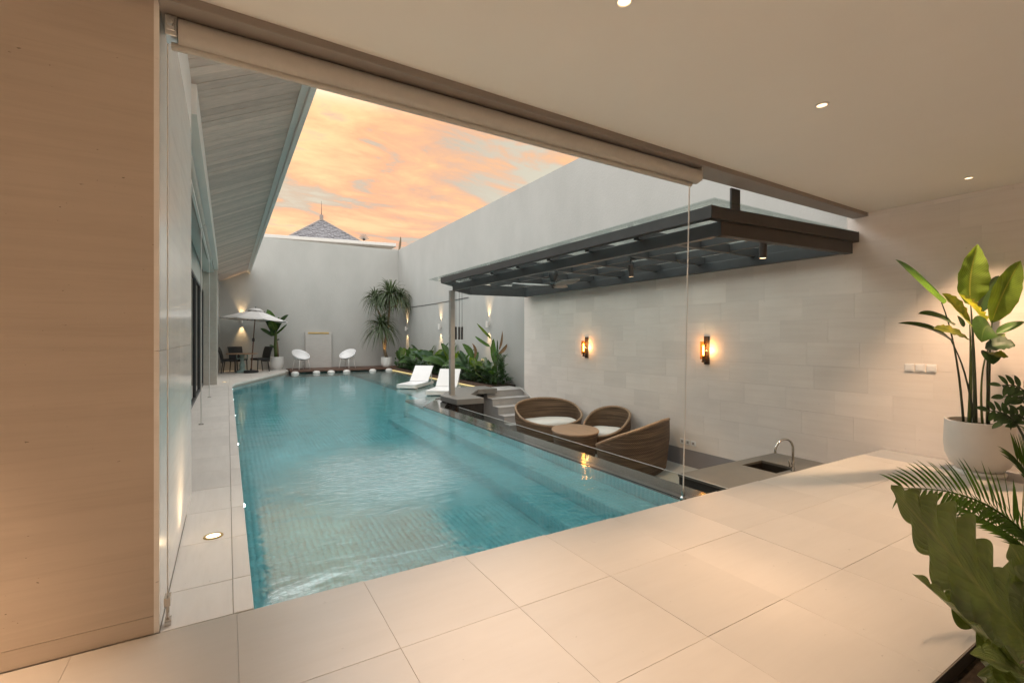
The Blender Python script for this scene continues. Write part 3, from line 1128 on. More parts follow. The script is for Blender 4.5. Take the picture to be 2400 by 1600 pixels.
# sliding doors
nwin = 6
for k in range(nwin):
    y0 = 5.14 + k * (16.48 - 5.14) / nwin
    y1 = 5.14 + (k + 1) * (16.48 - 5.14) / nwin - 0.02
    fr = MB()
    for a_, b_, c_, d_ in ((y0, y0 + 0.06, 0.0, 2.745), (y1 - 0.06, y1, 0.0, 2.745), (y0 + 0.061, y1 - 0.061, 0.0, 0.07), (y0 + 0.061, y1 - 0.061, 2.69, 2.745)):
        fr.box(-0.66 - HL.x, -0.60 - HL.x, a_ - HL.y, b_ - HL.y, c_, d_)
    fo = fr.build('glass_door', 'dark_steel', house)
    hbox(-0.637, -0.629, y0 + 0.062, y1 - 0.062, 0.072, 2.688).build('pane', 'window_glass', fo)
# eave: boards running out from the wall, rising to a fascia
E0, E1 = (-0.30, 3.70), (0.775, 4.22)
ea = MB()
ea.prism([(0, 0), (1, 0), (1, 1)], 0, 0.001)
ea = MB()
sl_ = (E1[1] - E0[1]) / (E1[0] - E0[0])
roofv = []
for yy in (3.3, BY - 0.003):
    roofv += [(E0[0] - 1.5 - HL.x, yy - HL.y, E0[1] - 1.5 * sl_ + 0.95), (E0[0] - HL.x, yy - HL.y, E0[1] + 0.03), (E1[0] - HL.x, yy - HL.y, E1[1] + 0.03), (E1[0] - HL.x, yy - HL.y, E1[1] + 0.16)]
ea.add(roofv, [(3, 2, 1, 0), (4, 5, 6, 7), (0, 1, 5, 4), (1, 2, 6, 5), (2, 3, 7, 6), (3, 0, 4, 7)])
eave = ea.build('eave', 'white_paint', house)
fsc = hbox(0.776, 0.835, 3.3, BY - 0.003, 4.10, 4.42).build('fascia', 'white_paint', house, bevel=0.003)
nb = 128
y0 = 3.35
bw_ = (BY - 0.01 - y0) / nb
bm = MB()
tl = math.atan2(E1[1] - E0[1], E1[0] - E0[0])
bl = math.hypot(E1[0] - E0[0], E1[1] - E0[1])
bm.box(-bl / 2, bl / 2, -bw_ / 2 + 0.004, bw_ / 2 - 0.004, -0.012, 0.016)
bme = bm.mesh('board')
bme.materials.append(MATS['soffit_board'])
for k in range(nb):
    o = bpy.data.objects.new('board', bme)
    o.location = ((E0[0] + E1[0]) / 2 - HL.x, y0 + (k + 0.5) * bw_ - HL.y, (E0[1] + E1[1]) / 2 + random.uniform(-0.003, 0.003))
    o.rotation_euler = (0, -tl, 0)
    o.parent = eave
    lk(o)
hbox(0.70, 0.775, 3.3, BY - 0.003, 4.155, 4.185).build('eave_trim', 'white_paint', house)

# outdoor blinds under the beam on the left, with taut guide wires
for k, (ya, yb2, lab) in enumerate(((5.3, 9.05, 'rolled outdoor blind under the white house beam, the nearer of the two'),
                                    (9.15, 13.05, 'rolled outdoor blind under the white house beam, the farther one'))):
    bl_ = thing('roller_blind', lab, 'blind', (-0.36, (ya + yb2) / 2, 0), group='rolled blinds along the house')
    h_ = (yb2 - ya) / 2
    MB().tube([(0, -h_, 3.24), (0, h_, 3.24)], 0.055, 14).build('roll', 'fabric_beige', bl_, smooth=True, auto=40)
    MB().box(-0.015, 0.015, -h_, h_, 3.13, 3.165).build('bottom_bar', 'white_paint', bl_)
    wr = MB().tube([(0, h_ + 0.01, 0.01), (0, h_ + 0.01, 3.25)], 0.0075, 8).build('guide_wire', 'white_paint', bl_)
    MB().box(-0.035, 0.035, h_ - 0.01, h_ + 0.03, 0.0, 0.016).build('floor_anchor', 'chrome', wr, bevel=0.004)

# ---- roller blind across the opening
rb = thing('roller_blind', 'wide beige roller blind rolled up under the room edge beam', 'blind', (1.8, 2.85, 0))
xl, xr = -0.205 - 1.8, 3.72 - 1.8
m = MB()
prof = []
pn = 18
for e, (xx) in enumerate((xl, xr)):
    pass
m.tube([(xl, 0, 2.895), (xr, 0.03, 2.880)], 0.066, 24)
m.build('roll', 'fabric_beige', rb, smooth=True, auto=40)
m = MB()
m.bar((xl + 0.02, 0.02, 2.842), (xr - 0.05, 0.045, 2.822), 0.004, 0.05)
m.tube([(xl - 0.03, 0.0, 2.825), (xr - 0.08, 0.03, 2.795)], 0.019, 12)
m.build('bottom_bar', 'fabric_beige', rb, smooth=True, auto=40)
m = MB()
m.box(xl - 0.052, xl - 0.004, -0.045, 0.045, 2.855, 2.952)
m.box(xl - 0.045, xl - 0.012, -0.056, -0.046, 2.875, 2.94)
m.tube([(xl - 0.03, -0.075, 2.905), (xl - 0.03, -0.046, 2.905)], 0.014, 10)
m.build('bracket', 'aluminium', rb, bevel=0.003)
m = MB()
m.box(xr + 0.001, xr + 0.012, -0.03, 0.09, 2.83, 2.953)
m.box(xr - 0.02, xr + 0.03, 0.0, 0.07, 2.945, 2.9535)
m.build('bracket', 'fabric_beige', rb, bevel=0.01)
wr = MB().tube([(xr - 0.10, 0.10, -0.09), (xr - 0.10, 0.03, 2.80)], 0.006, 8).build('guide_wire', 'white_paint', rb)
MB().lathe([(0.03, -0.094), (0.03, -0.08), (0.014, -0.07), (0.014, -0.02), (0.008, 0.0)], (xr - 0.10, 0.10, 0), 14).build('floor_anchor', 'chrome', wr, smooth=True, auto=40)
wr = MB().tube([(xl - 0.045, 0.0, 0.0), (xl - 0.045, 0.0, 2.83)], 0.003, 8).build('guide_wire', 'white_paint', rb)
m = MB()
m.box(xl - 0.056, xl - 0.03, -0.02, 0.02, 0.0, 0.03)
m.tube([(xl - 0.045, 0, 0.03), (xl - 0.045, 0, 0.11)], 0.008, 8)
m.box(xl - 0.058, xl - 0.032, -0.03, 0.03, 0.10, 0.14)
m.build('floor_anchor', 'chrome', wr)

# ---- pergola
per = thing('pergola', 'dark steel pergola with glass sheet roof over the sunken lounge', 'pergola', (4.51, 10.25, 0))
PL = Vector(per.location)


def rel(*p):
    return (p[0] - PL.x, p[1] - PL.y, p[2])


ZB, ZT, ZM = 2.487, 2.765, 2.635
# plan of the upper frame (outer) and lower frame (inner)
up_pl = [(4.29, 3.14), (7.03, 2.96), (7.04, 11.0), (5.18, 11.2), (4.20, 10.16)]
lo_pl = [(4.505, 3.18), (6.95, 3.0), (6.95, 10.85), (5.32, 11.02), (4.51, 10.20)]


def ring(plan, w_, z0, z1, name, mats):
    n = len(plan)
    zc_ = (z0 + z1) / 2
    for i in range(n):
        a, b = Vector(plan[i]), Vector(plan[(i + 1) % n])
        d = (b - a).normalized()
        inn = Vector((-d.y, d.x)) * (w_ / 2)
        a2, b2 = a + inn + d * (0.0 if i % 2 == 0 else w_ + 0.002), b + inn - d * (0.0 if i % 2 == 0 else w_ + 0.002)
        mm_ = MB().bar(rel(a2.x, a2.y, zc_), rel(b2.x, b2.y, zc_), w_, z1 - z0)
        mm_.build(name, mats[i] if isinstance(mats, list) else mats, per, bevel=0.004)


ring(up_pl, 0.10, ZM + 0.002, ZT, 'upper_beam', ['rust_steel', 'dark_steel', 'dark_steel', 'dark_steel', 'dark_steel'])
ring(lo_pl, 0.09, ZB, ZM, 'lower_beam', ['rust_steel', 'dark_steel', 'dark_steel', 'dark_steel', 'dark_steel'])
# soffit plates between the frames (dark, with openings left)
ny = 7
ys_ = [3.35 + (10.0 - 3.35) * k / ny for k in range(ny + 1)]
for k in range(1, ny):
    yk = ys_[k]
    MB().bar(rel(4.40, yk, 2.685), rel(6.93, yk, 2.685), 0.08, 0.125).build('cross_beam', 'dark_steel', per, bevel=0.003)
for xk in (5.0, 5.62, 6.25):
    for k in range(ny):
        MB().bar(rel(xk, ys_[k] + (0.047 if k else -0.06), 2.69), rel(xk, ys_[k + 1] - (0.047 if k < ny - 1 else -0.35), 2.69), 0.07, 0.105).build('rafter', 'dark_steel', per, bevel=0.003)
# glass sheets
gy = [3.02, 4.75, 6.45, 8.15, 9.55]
for k in range(len(gy) - 1):
    MB().box(4.18 - PL.x, 7.05 - PL.x, gy[k] + 0.005 - PL.y, gy[k + 1] - 0.005 - PL.y, 2.785, 2.797).build('roof_glass', 'green_glass', per)
MB().prism([rel(4.18, 9.56, 0)[:2], rel(7.05, 9.56, 0)[:2], rel(7.05, 11.05, 0)[:2], rel(5.1, 11.35, 0)[:2], rel(4.18, 10.89, 0)[:2]], 2.785, 2.797).build('roof_glass', 'green_glass', per)
MB().bar((0, 0, 0.046), (0, 0, ZB - 0.001), 0.11, 0.11, up=(0, 1, 0)).build('post', 'post_paint', per, bevel=0.006)
MB().box(4.50 - PL.x, 4.65 - PL.x, 3.055 - PL.y, 3.075 - PL.y, ZT - 0.03, 2.954).build('hanger_plate', 'dark_steel', per)

# ceiling fan under the pergola
fan = thing('ceiling_fan', 'dark ceiling fan with three slim curved blades under the pergola', 'fan', (4.95, 6.83, 2.33))
MB().lathe([(0.02, 0.30), (0.075, 0.28), (0.085, 0.16), (0.05, 0.06), (0.02, 0.03)][::-1], (0, 0, 0), 20).build('motor', 'dark_steel', fan, smooth=True)
MB().lathe([(0.0, -0.03), (0.05, -0.02), (0.062, 0.02), (0.05, 0.045), (0.0, 0.05)], (0, 0, 0), 20).build('hub', 'dark_steel', fan, smooth=True)
for k in range(3):
    a = R(152 + 120 * k)
    d = Vector((math.cos(a), math.sin(a), 0))
    mm = MB()
    leaf_geo(mm, d * 0.04, d * 0.4 + Vector((0, 0, 0.015)), d * 0.72 + Vector((0, 0, 0.03)), 0.16, Vector((0.25 * -d.y, 0.25 * d.x, 1)), nseg=12, cross=2, fold=-0.08, prof='ellip')
    bo = mm.build('blade', 'aluminium' if k == 0 else 'post_paint', fan, smooth=True)
    sm_ = bo.modifiers.new('thickness', 'SOLIDIFY')
    sm_.thickness = 0.012

# spotlights under the pergola
def spotlight(loc, aim, label, energy):
    t_ = thing('spotlight', label, 'spotlight', loc, group='spotlights under the pergola')
    d = (Vector(aim) - Vector(loc)).normalized()
    MB().box(-0.04, 0.04, -0.04, 0.04, 0.17, 0.19).build('mount', 'dark_steel', t_)
    MB().tube([(0, 0, 0.06), (0, 0, 0.17)], 0.012, 8).build('arm', 'dark_steel', t_)
    MB().tube([d * -0.09, d * 0.09], 0.042, 18).build('barrel', 'rust_steel', t_, smooth=True, auto=40)
    MB().tube([d * 0.0905, d * 0.0925], 0.034, 18).build('lens', 'lamp_warm', t_)
    lamp('SPOT', 'spot_lamp', Vector(loc) + d * 0.11, energy, (1.0, 0.72, 0.42), t_, 0.03, 60, 0.9, aim)


spotlight((5.40, 3.26, 2.42), (5.5, 3.4, -0.9), 'small dark spotlight glowing under the near pergola beam', 90)
spotlight((5.43, 7.42, 2.42), (4.75, 10.9, 0.05), 'small dark spotlight glowing behind the ceiling fan', 100)
spotlight((5.31, 5.30, 2.42), (5.9, 5.6, -0.9), 'small dark spotlight hanging mid pergola beyond the cross beam', 90)

# hanging tubes by the post
for k, (u, lab) in enumerate(((1068.5, 'left'), (1076.4, 'middle'), (1082.9, 'right'))):
    p = Vector((4.66 + 0.075 * k, 10.32 + 0.09 * k, 0))
    fpx = (p.x * SY + p.y * CY)
    aa = (u - 1200) / FPX
    # slide along the sight line to the chamfered beam
    fz = 11.25 + 0.12 * k
    q = at(u, 780, fz)
    ch = thing('pendant_tube', '%s of three slim black tubes hanging on wires right of the steel post' % lab, 'hanging tube', (q.x, q.y, 0), group='black tubes hanging by the post')
    zt, zb_ = at(u, 766, fz).z, at(u, 795.5, fz).z
    MB().tube([(0, 0, zb_), (0, 0, zt)], 0.027, 14).build('tube', 'rubber', ch, smooth=True, auto=40)
    MB().tube([(0, 0, zt), (0, 0, 2.52)], 0.005, 6).build('wire', 'dark_steel', ch)

# cable along the garden wall
ca = [Vector((GX - 0.01, 22.5 + (15.1 - 22.5) * k / 8, 2.80 - 0.03 * math.sin(math.pi * k / 8))) for k in range(9)]
setp(MB().tube(ca, 0.011, 6).build('wall_cable', 'rubber'), 'thin dark cable strung along the plastered garden wall', 'cable')

# ---- counter with sink
ct = thing('sink_counter', 'low grey stone counter with sunk basin at the near end of the lounge', 'counter', (6.0, 3.4, -0.90))
cx0, cx1, cy0, cy1 = 4.91 - 6.0, WALLX - 0.003 - 6.0, 2.70 - 3.4, 4.08 - 3.4
sx0, sx1, sy0, sy1 = 6.0 - 6.0, 6.46 - 6.0, 3.45 - 3.4, 3.92 - 3.4
TZ = 0.566
m = MB()
m.box(cx0, sx0, cy0, cy1, TZ - 0.03, TZ)
m.box(sx1, cx1, cy0, cy1, TZ - 0.03, TZ)
m.box(sx0 + 0.0005, sx1 - 0.0005, cy0, sy0, TZ - 0.03, TZ - 0.0003)
m.box(sx0 + 0.0005, sx1 - 0.0005, sy1, cy1, TZ - 0.03, TZ - 0.0003)
m.build('worktop', 'counter_top', ct)
m = MB()
m.box(cx0 + 0.01, cx1, cy1 - 0.05, cy1 - 0.01, 0.001, TZ - 0.031)
m.box(cx0 + 0.01, cx0 + 0.05, cy0, cy1 - 0.051, 0.001, TZ - 0.031)
m.build('cabinet', 'counter_side', ct)
m = MB()
e = 0.012
m.box(sx0 - e, sx0, sy0 - e, sy1 + e, TZ - 0.22, TZ - 0.032)
m.box(sx1, sx1 + e, sy0 - e, sy1 + e, TZ - 0.22, TZ - 0.032)
m.box(sx0, sx1, sy0 - e, sy0, TZ - 0.22, TZ - 0.032)
m.box(sx0, sx1, sy1, sy1 + e, TZ - 0.22, TZ - 0.032)
m.box(sx0 - e, sx1 + e, sy0 - e, sy1 + e, TZ - 0.235, TZ - 0.2205)
m.build('basin', 'sink_steel', ct)
tp = thing('tap', 'tall curved chrome tap standing beside the sink on the stone counter', 'tap', (6.29, 3.395, -0.334))
path = [(0, 0, 0), (0, 0, 0.30)] + [(-0.175 + 0.175 * math.cos(a), 0.01 * a, 0.30 + 0.13 * math.sin(a)) for a in [math.pi * k / 12 for k in range(1, 13)]] + [(-0.352, 0.03, 0.27)]
MB().tube(path, 0.0145, 12).build('spout', 'chrome', tp, smooth=True)
MB().lathe([(0.028, 0), (0.028, 0.012), (0.022, 0.02), (0.022, 0.10), (0.016, 0.12)], (0, 0, 0.0005), 18).build('body', 'chrome', tp, smooth=True, auto=40)
MB().tube([(-0.02, 0, 0.07), (-0.075, 0, 0.075)], 0.014, 10).tube([(-0.075, 0, 0.07), (-0.10, 0, 0.16)], 0.008, 10).build('handle', 'chrome', tp, smooth=True)

# ---- wall sconces
def sconce(yc, zc_, label):
    t_ = thing('wall_sconce', label, 'wall lamp', (WALLX - 0.0015, yc, zc_), group='amber lantern sconces on the stone wall')
    MB().box(-0.025, 0, -0.05, 0.05, -0.24, 0.24).build('backplate', 'amber_metal', t_, bevel=0.003)
    MB().box(-0.11, -0.0255, -0.012, 0.012, -0.20, -0.18).build('arm', 'amber_metal', t_)
    MB().lathe([(0.02, -0.205), (0.03, -0.20), (0.03, -0.178), (0.022, -0.17), (0.022, -0.10)], (-0.10, 0.0, 0), 16).build('lamp_holder', 'amber_metal', t_, smooth=True, auto=40)
    m_ = MB().lathe([(0.055, -0.15), (0.055, 0.15), (0.052, 0.15), (0.052, -0.15)], (-0.10, 0.0, 0), 28)
    m_.build('glass_shade', 'amber_glass', t_, smooth=True, auto=40)
    MB().lathe([(0.0, -0.085), (0.011, -0.08), (0.013, -0.02), (0.013, 0.045), (0.008, 0.068), (0, 0.075)], (-0.10, 0, 0), 14).build('bulb', 'filament', t_, smooth=True)
    lamp('POINT', 'bulb_lamp', (WALLX - 0.10, yc, zc_ + 0.08), 2.0, (1.0, 0.58, 0.24), t_, 0.02)
    lamp('POINT', 'bulb_lamp', (WALLX - 0.062, yc - 0.075, zc_ - 0.0), 0.8, (1.0, 0.60, 0.25), t_, 0.015)
    return t_


sconce(8.42, 1.165, 'lantern sconce with amber glass, the one above the rattan loveseat')
sconce(5.25, 1.175, 'lantern sconce with amber glass, the larger looking one near the blind wire')

# switches and sockets
t_ = thing('light_switches', 'row of three white switch plates on the stone wall left of the potted plant', 'light switch', (WALLX - 0.0015, 2.33, 1.035))
for k in range(3):
    yk = 0.105 - 0.105 * k
    po = MB().box(-0.010, 0, yk - 0.046, yk + 0.046, -0.045, 0.045).build('switch_plate', 'white_plastic', t_, bevel=0.003)
    MB().box(-0.014, -0.0101, yk - 0.030, yk + 0.030, -0.030, 0.030).build('rocker', 'white_plastic', po, bevel=0.002)
t_ = thing('wall_sockets', 'row of three white socket plates low on the wall behind the rattan seat', 'socket', (WALLX - 0.0015, 5.645, -0.475))
for k in range(3):
    yk = 0.118 - 0.118 * k
    po = MB().box(-0.010, 0, yk - 0.05, yk + 0.05, -0.045, 0.045).build('socket_plate', 'white_plastic', t_, bevel=0.003)
    MB().lathe([(0.020, 0.0), (0.020, 0.003)], (0, 0, 0), 16).v
    MB().box(-0.013, -0.0101, yk - 0.022, yk + 0.022, -0.022, 0.022).build('socket_hole', 'grey_stone', po, bevel=0.004)

# ---- recessed ceiling downlights
def downlight(x, y_, label, energy, spot=66, colr=(1.0, 0.66, 0.41)):
    t_ = thing('ceiling_downlight', label, 'ceiling light', (x, y_, 3.0), group='round downlights in the room ceiling')
    MB().lathe([(0.044, -0.001), (0.044, -0.006), (0.033, -0.009), (0.030, -0.004), (0.030, -0.0012)][::-1], (0, 0, 0), 28).build('trim', 'white_paint', t_, smooth=True, auto=40)
    MB().lathe([(0.0295, -0.0035), (0.0295, -0.0015)], (0, 0, 0), 24).build('lens', 'lamp_warm', t_)
    lamp('SPOT', 'downlight_lamp', (x, y_, 2.97), energy, colr, t_, 0.04, spot, 0.85, (x, y_, 0))


downlight(1.62, 1.66, 'glowing round downlight at the top edge of the ceiling view', 215, 58)
downlight(3.51, 1.70, 'glowing round downlight in the middle of the ceiling', 220, 58)
downlight(6.38, 1.72, 'glowing round downlight nearest the stone wall', 260, 84)
downlight(-1.72, 2.05, 'round downlight beside the marble wall', 480, 62)
downlight(5.0, 0.0, 'round downlight over the planting bed', 90)
# unseen downlights added behind the viewer; their bounce brightens ceiling and marble
for (x_, y__, lb_) in ((-3.4, 0.2, 'added unseen downlight in the far left corner of the room'), (-0.6, -0.4, 'added unseen downlight just behind the viewer'), (-3.4, -2.4, 'added unseen downlight by the rear left wall of the room'),
                       (-0.6, -2.4, 'added unseen downlight by the middle of the rear room wall'), (2.0, -2.4, 'added unseen downlight by the rear wall, right of the middle one'), (4.6, -2.6, 'added unseen downlight by the rear right corner')):
    downlight(x_, y__, lb_, 70 if y__ == -0.4 else 175, 110, (1.0, 0.78, 0.60))

# ---- lights set in the walkway
for (x, y_, lab, en) in ((-0.085, 3.943, 'large round light set in the walkway tile beside the marble wall', 1.2), (-0.075, 17.34, 'small round light set in the terrace near the pillar', 1.0)):
    t_ = thing('deck_light', lab, 'floor light', (x, y_, 0.0), group='round lights set in the pool walkway')
    MB().lathe([(0.062, 0.0012), (0.060, 0.006), (0.046, 0.007), (0.044, 0.003)], (0, 0, 0), 28).build('trim', 'brass', t_, smooth=True, auto=40)
    MB().lathe([(0.0435, 0.0015), (0.0435, 0.0045)], (0, 0, 0), 24).build('lens', 'lamp_deck', t_)
    lamp('SPOT', 'deck_lamp', (x, y_, 0.02), en * 16, (1.0, 0.72, 0.42), t_, 0.04, 150, 1.0, (x, y_, 3))

# ---- underwater lights in the left wall
for k, y_ in enumerate((5.0, 7.85, 10.7, 13.4, 16.1)):
    t_ = thing('pool_light', ['nearest', 'second', 'third', 'fourth', 'farthest'][k] + ' of five white lights under water along the left pool wall', 'pool light', (0.104, y_, WZ - 0.14), group='underwater lights in the left pool wall')
    mm = MB()
    mm.lathe([(0.07, 0), (0.07, 0.012), (0.05, 0.02)], (0, 0, 0), 20)
    o = mm.build('housing', 'aluminium', t_, smooth=True, auto=40)
    o.rotation_euler = (0, R(90), 0)
    mm = MB()
    mm.lathe([(0.048, 0.0205), (0.03, 0.034), (0.0, 0.038)], (0, 0, 0), 20)
    o = mm.build('lens', 'lamp_pool', t_, smooth=True)
    o.rotation_euler = (0, R(90), 0)
    lamp('SPOT', 'pool_lamp', (0.16, y_, WZ - 0.14), 12, (0.86, 1.0, 0.98), t_, 0.04, 165, 1.0, (3.0, y_, WZ - 0.7))

# ---- up and down wall lights
def updown(loc, axis, label):
    t_ = thing('wall_light', label, 'wall light', loc, group='up and down wall lights in the garden')
    n = Vector((-1, 0, 0)) if axis == 'x' else Vector((0, -1, 0))
    c = n * 0.085
    MB().box(*(( -0.03, 0, -0.03, 0.03) if axis == 'x' else (-0.03, 0.03, -0.03, 0)), -0.04, 0.04).build('mount', 'white_paint', t_)
    MB().lathe([(0.048, -0.10), (0.048, 0.10), (0.043, 0.10), (0.043, 0.09), (0.0, 0.09)], tuple(c), 20).build('body', 'white_paint', t_, smooth=True, auto=40)
    MB().lathe([(0.03, 0.091), (0.03, 0.094)], tuple(c), 14).build('lens', 'lamp_warm', t_)
    L = Vector(loc) + c
    for s in (1, -1):
        tgt = L + Vector((0, 0, s)) - n * 0.02
        lamp('SPOT', 'wash_lamp', L + Vector((0, 0, 0.105 * s)), 40, (1.0, 0.66, 0.32), t_, 0.02, 58, 0.9, tgt)


updown((GX - 0.001, 21.7, 1.80), 'x', 'up and down light on the garden wall nearest the far corner')
updown((GX - 0.001, 17.6, 1.82), 'x', 'up and down light on the garden wall between the corner and the post')
updown((GX - 0.001, 13.55, 1.82), 'x', 'up and down light on the garden wall right of the hanging tubes')
updown((0.52, BY - 0.001, 2.10), 'y', 'up and down light on the back wall behind the parasol')

# ================================================================== FAR END
# timber boardwalk along the back wall
deck = thing('boardwalk', 'dark timber boardwalk raised along the back wall beyond the pool', 'boardwalk', (4.3, 22.2, 0))
for k in range(11):
    y0 = 21.45 + k * 0.15
    piece('plank', 2.22 - 4.3, 6.95 - 4.3, y0 + 0.004 - 22.2, min(y0 + 0.146, BY - 0.01) - 22.2, -0.012, 0.02, 'timber', deck)
MB().box(2.22 - 4.3, 6.95 - 4.3, 21.435 - 22.2, 21.452 - 22.2, -0.05, 0.018).build('front_board', 'timber', deck)
for k in range(4):
    MB().box(2.5 - 4.3 + 1.1 * k, 2.62 - 4.3 + 1.1 * k, 21.55 - 22.2, 23.0 - 22.2, -0.07, -0.013).build('bearer', 'timber', deck)
# white floating balls under its front edge
bme = MB().lathe([(0.0, -0.13), (0.07, -0.12), (0.13, -0.07), (0.155, 0.0), (0.135, 0.055), (0.08, 0.085), (0.0, 0.095)], (0, 0, 0), 24).mesh('float_ball')
for p in bme.polygons:
    p.use_smooth = True
bme.materials.append(MATS['white_ceramic'])
ord_ = ['first', 'second', 'third', 'fourth', 'fifth', 'sixth']
for k, u in enumerate((500 + 980 / 5.113, 500 + 1237 / 5.113, 500 + 1412 / 5.113, 500 + 1598 / 5.113, 500 + 1910 / 5.113, 500 + 2105 / 5.113)):
    # on the line y = 21.22
    aa = (u - 1200) / FPX
    f_ = 21.2 / (CY - aa * SY)
    q = at(u, 800, f_)
    o = bpy.data.objects.new('float_ball', bme)
    o.location = (q.x, q.y, WZ + 0.01)
    lk(o)
    setp(o, '%s from the left of six white balls floating under the boardwalk edge' % ord_[k], 'ball', 'white balls floating at the boardwalk')

# water feature panel on the back wall
wf = thing('water_feature', 'pale slatted stone panel with a brass slot spout on the back wall', 'water feature', (3.55, BY - 0.001, 0.02))
MB().box(-0.56, 0.56, -0.12, 0, 0, 1.62).build('panel', 'panel_stone', wf)
for k in range(18):
    piece('slat', -0.555, 0.555, -0.132 - (0.004 if k % 2 else 0), -0.1205, 0.006 + k * 0.084, 0.006 + k * 0.084 + 0.080, 'panel_stone', wf)
MB().box(-0.44, 0.44, -0.142, -0.1205, 1.53, 1.61).build('spout', 'brass', wf)
MB().box(-0.42, 0.42, -0.16, -0.1425, 1.545, 1.565).build('spout_lip', 'brass', wf)

# planting bed kerb and soil on the right
m = MB()
m.box(6.42, 6.50, 11.92, 21.43, -0.40, 0.015)
struct(m, 'bed_kerb', 'timber')
m = MB()
m.box(6.405, 6.418, 11.95, 21.40, -0.095, -0.078)
kl = m.build('led_strip', 'strip_led')
setp(kl, 'thin glowing strip light along the timber kerb of the planting bed', 'strip light')
m = MB()
m.box(6.50, GX - 0.002, 11.92, 21.43, -0.40, 0.0)
m.box(6.98, GX - 0.002, 21.432, BY - 0.002, -0.40, 0.0)
struct(m, 'bed_soil', 'soil')

# ---- dining set under the parasol
tbl = thing('garden_table', 'round table with verdigris pedestal and curled arms under the parasol', 'table', (0.50, 21.55, 0))
MB().lathe([(0.0, 0.735), (0.55, 0.735), (0.565, 0.75), (0.55, 0.765), (0.0, 0.765)], (0, 0, 0), 40).build('tabletop', 'table_wood', tbl, smooth=True, auto=40)
MB().lathe([(0.19, 0.0), (0.20, 0.04), (0.13, 0.10), (0.09, 0.20), (0.12, 0.30), (0.075, 0.38), (0.06, 0.5), (0.10, 0.60), (0.07, 0.66), (0.12, 0.734)], (0, 0, 0), 20).build('pedestal', 'verdigris', tbl, smooth=True)
for k in range(4):
    a = R(45 + 90 * k)
    d = Vector((math.cos(a), math.sin(a), 0))
    MB().tube([d * 0.07 + Vector((0, 0, 0.56)), d * 0.18 + Vector((0, 0, 0.55)), d * 0.26 + Vector((0, 0, 0.58)), d * 0.27 + Vector((0, 0, 0.66)), d * 0.24 + Vector((0, 0, 0.732))], 0.018, 8).build('arm', 'verdigris', tbl, smooth=True)
MB().lathe([(0.30, 0.001), (0.31, 0.02), (0.28, 0.07), (0.18, 0.10)], (0, 0, 0), 20, 0.8, 0.8).build('foot', 'verdigris', tbl, smooth=True)


def dining_chair():
    t_ = thing('garden_chair', '', 'chair', (0, 0, 0), group='black woven chairs at the garden table')
    MB().box(-0.23, 0.23, -0.22, 0.24, 0.42, 0.50).build('seat', 'black_weave', t_, bevel=0.012)
    # backrest: curved panel leaning back
    mm = MB()
    vs, fs = [], []
    nz_ = 8
    for i in range(nz_ + 1):
        t = i / nz_
        yb_ = 0.235 + 0.02 * t + 0.11 * t ** 2.2
        hw = 0.235 + 0.02 * t
        for x_, yo in ((-hw, 0), (hw, 0), (hw, 0.035), (-hw, 0.035)):
            vs.append((x_, yb_ + yo, 0.36 + 0.56 * t))
    for i in range(nz_):
        for k in range(4):
            a, b = i * 4 + k, i * 4 + (k + 1) % 4
            fs.append((a, b, b + 4, a + 4))
    fs += [(3, 2, 1, 0), tuple(range(nz_ * 4, nz_ * 4 + 4))]
    mm.add(vs, fs)
    mm.build('backrest', 'black_weave', t_, bevel=0.006)
    for sx in (-1, 1):
        for sy in (-1, 1):
            MB().tube([(sx * 0.205, sy * 0.19 + 0.01, 0.43), (sx * 0.215, sy * (0.215 if sy < 0 else 0.25) + 0.01, 0.0)], [0.02, 0.016], 8).build('leg', 'rubber', t_)
    return t_


def copy_tree(o, parent=None):
    c = o.copy()
    lk(c)
    if parent is not None:
        c.parent = parent
    for ch_ in list(o.children):
        copy_tree(ch_, c)
    return c


c0 = dining_chair()
specs = [(0.10, 21.62, R(82), 'black woven garden chair left of the table, seen side on in front'),
         (0.40, 22.30, R(20), 'black woven garden chair behind the table on its left, back to the wall'),
         (1.13, 22.05, R(-62), 'black woven garden chair at the right of the table by the white pot')]
for k, (x, y_, rz, lab) in enumerate(specs):
    c = c0 if k == 0 else copy_tree(c0)
    c.location = (x, y_, 0)
    c.rotation_euler = (0, 0, rz)
    c['label'] = lab
    c.scale = (1.08, 1.08, 1.1)

# parasol
pr = thing('parasol', 'white parasol with dark wooden pole over the garden table', 'parasol', (0.80, 21.30, 0))
pb_, ptop = Vector((0, 0, 0.0)), Vector((0.17, 0.25, 2.50))
MB().tube([pb_ + Vector((0, 0, 0.05)), pb_ + (ptop - pb_) * 0.50], 0.024, 12).build('pole', 'timber', pr, smooth=True)
MB().tube([pb_ + (ptop - pb_) * 0.50, ptop], 0.020, 12).build('upper_pole', 'timber', pr, smooth=True)
MB().lathe([(0.02, -0.07), (0.045, -0.06), (0.05, 0.0), (0.045, 0.06), (0.02, 0.07)], tuple(pb_ + (ptop - pb_) * 0.52), 14).build('crank', 'rubber', pr, smooth=True)
MB().lathe([(0.0, 0.0005), (0.25, 0.0005), (0.26, 0.02), (0.26, 0.075), (0.24, 0.095), (0.04, 0.105), (0.035, 0.16), (0, 0.16)], (0, 0, 0), 30).build('base', 'rubber', pr, smooth=True, auto=40)
tilt = Matrix.Rotation(R(3.5), 4, 'Y')
cano = MB()
vs, fs, ns = [], [], 8
rings_ = [(0.0, 0.0), (0.22, -0.06), (0.55, -0.17), (0.90, -0.30), (1.25, -0.40)]
sub = 4
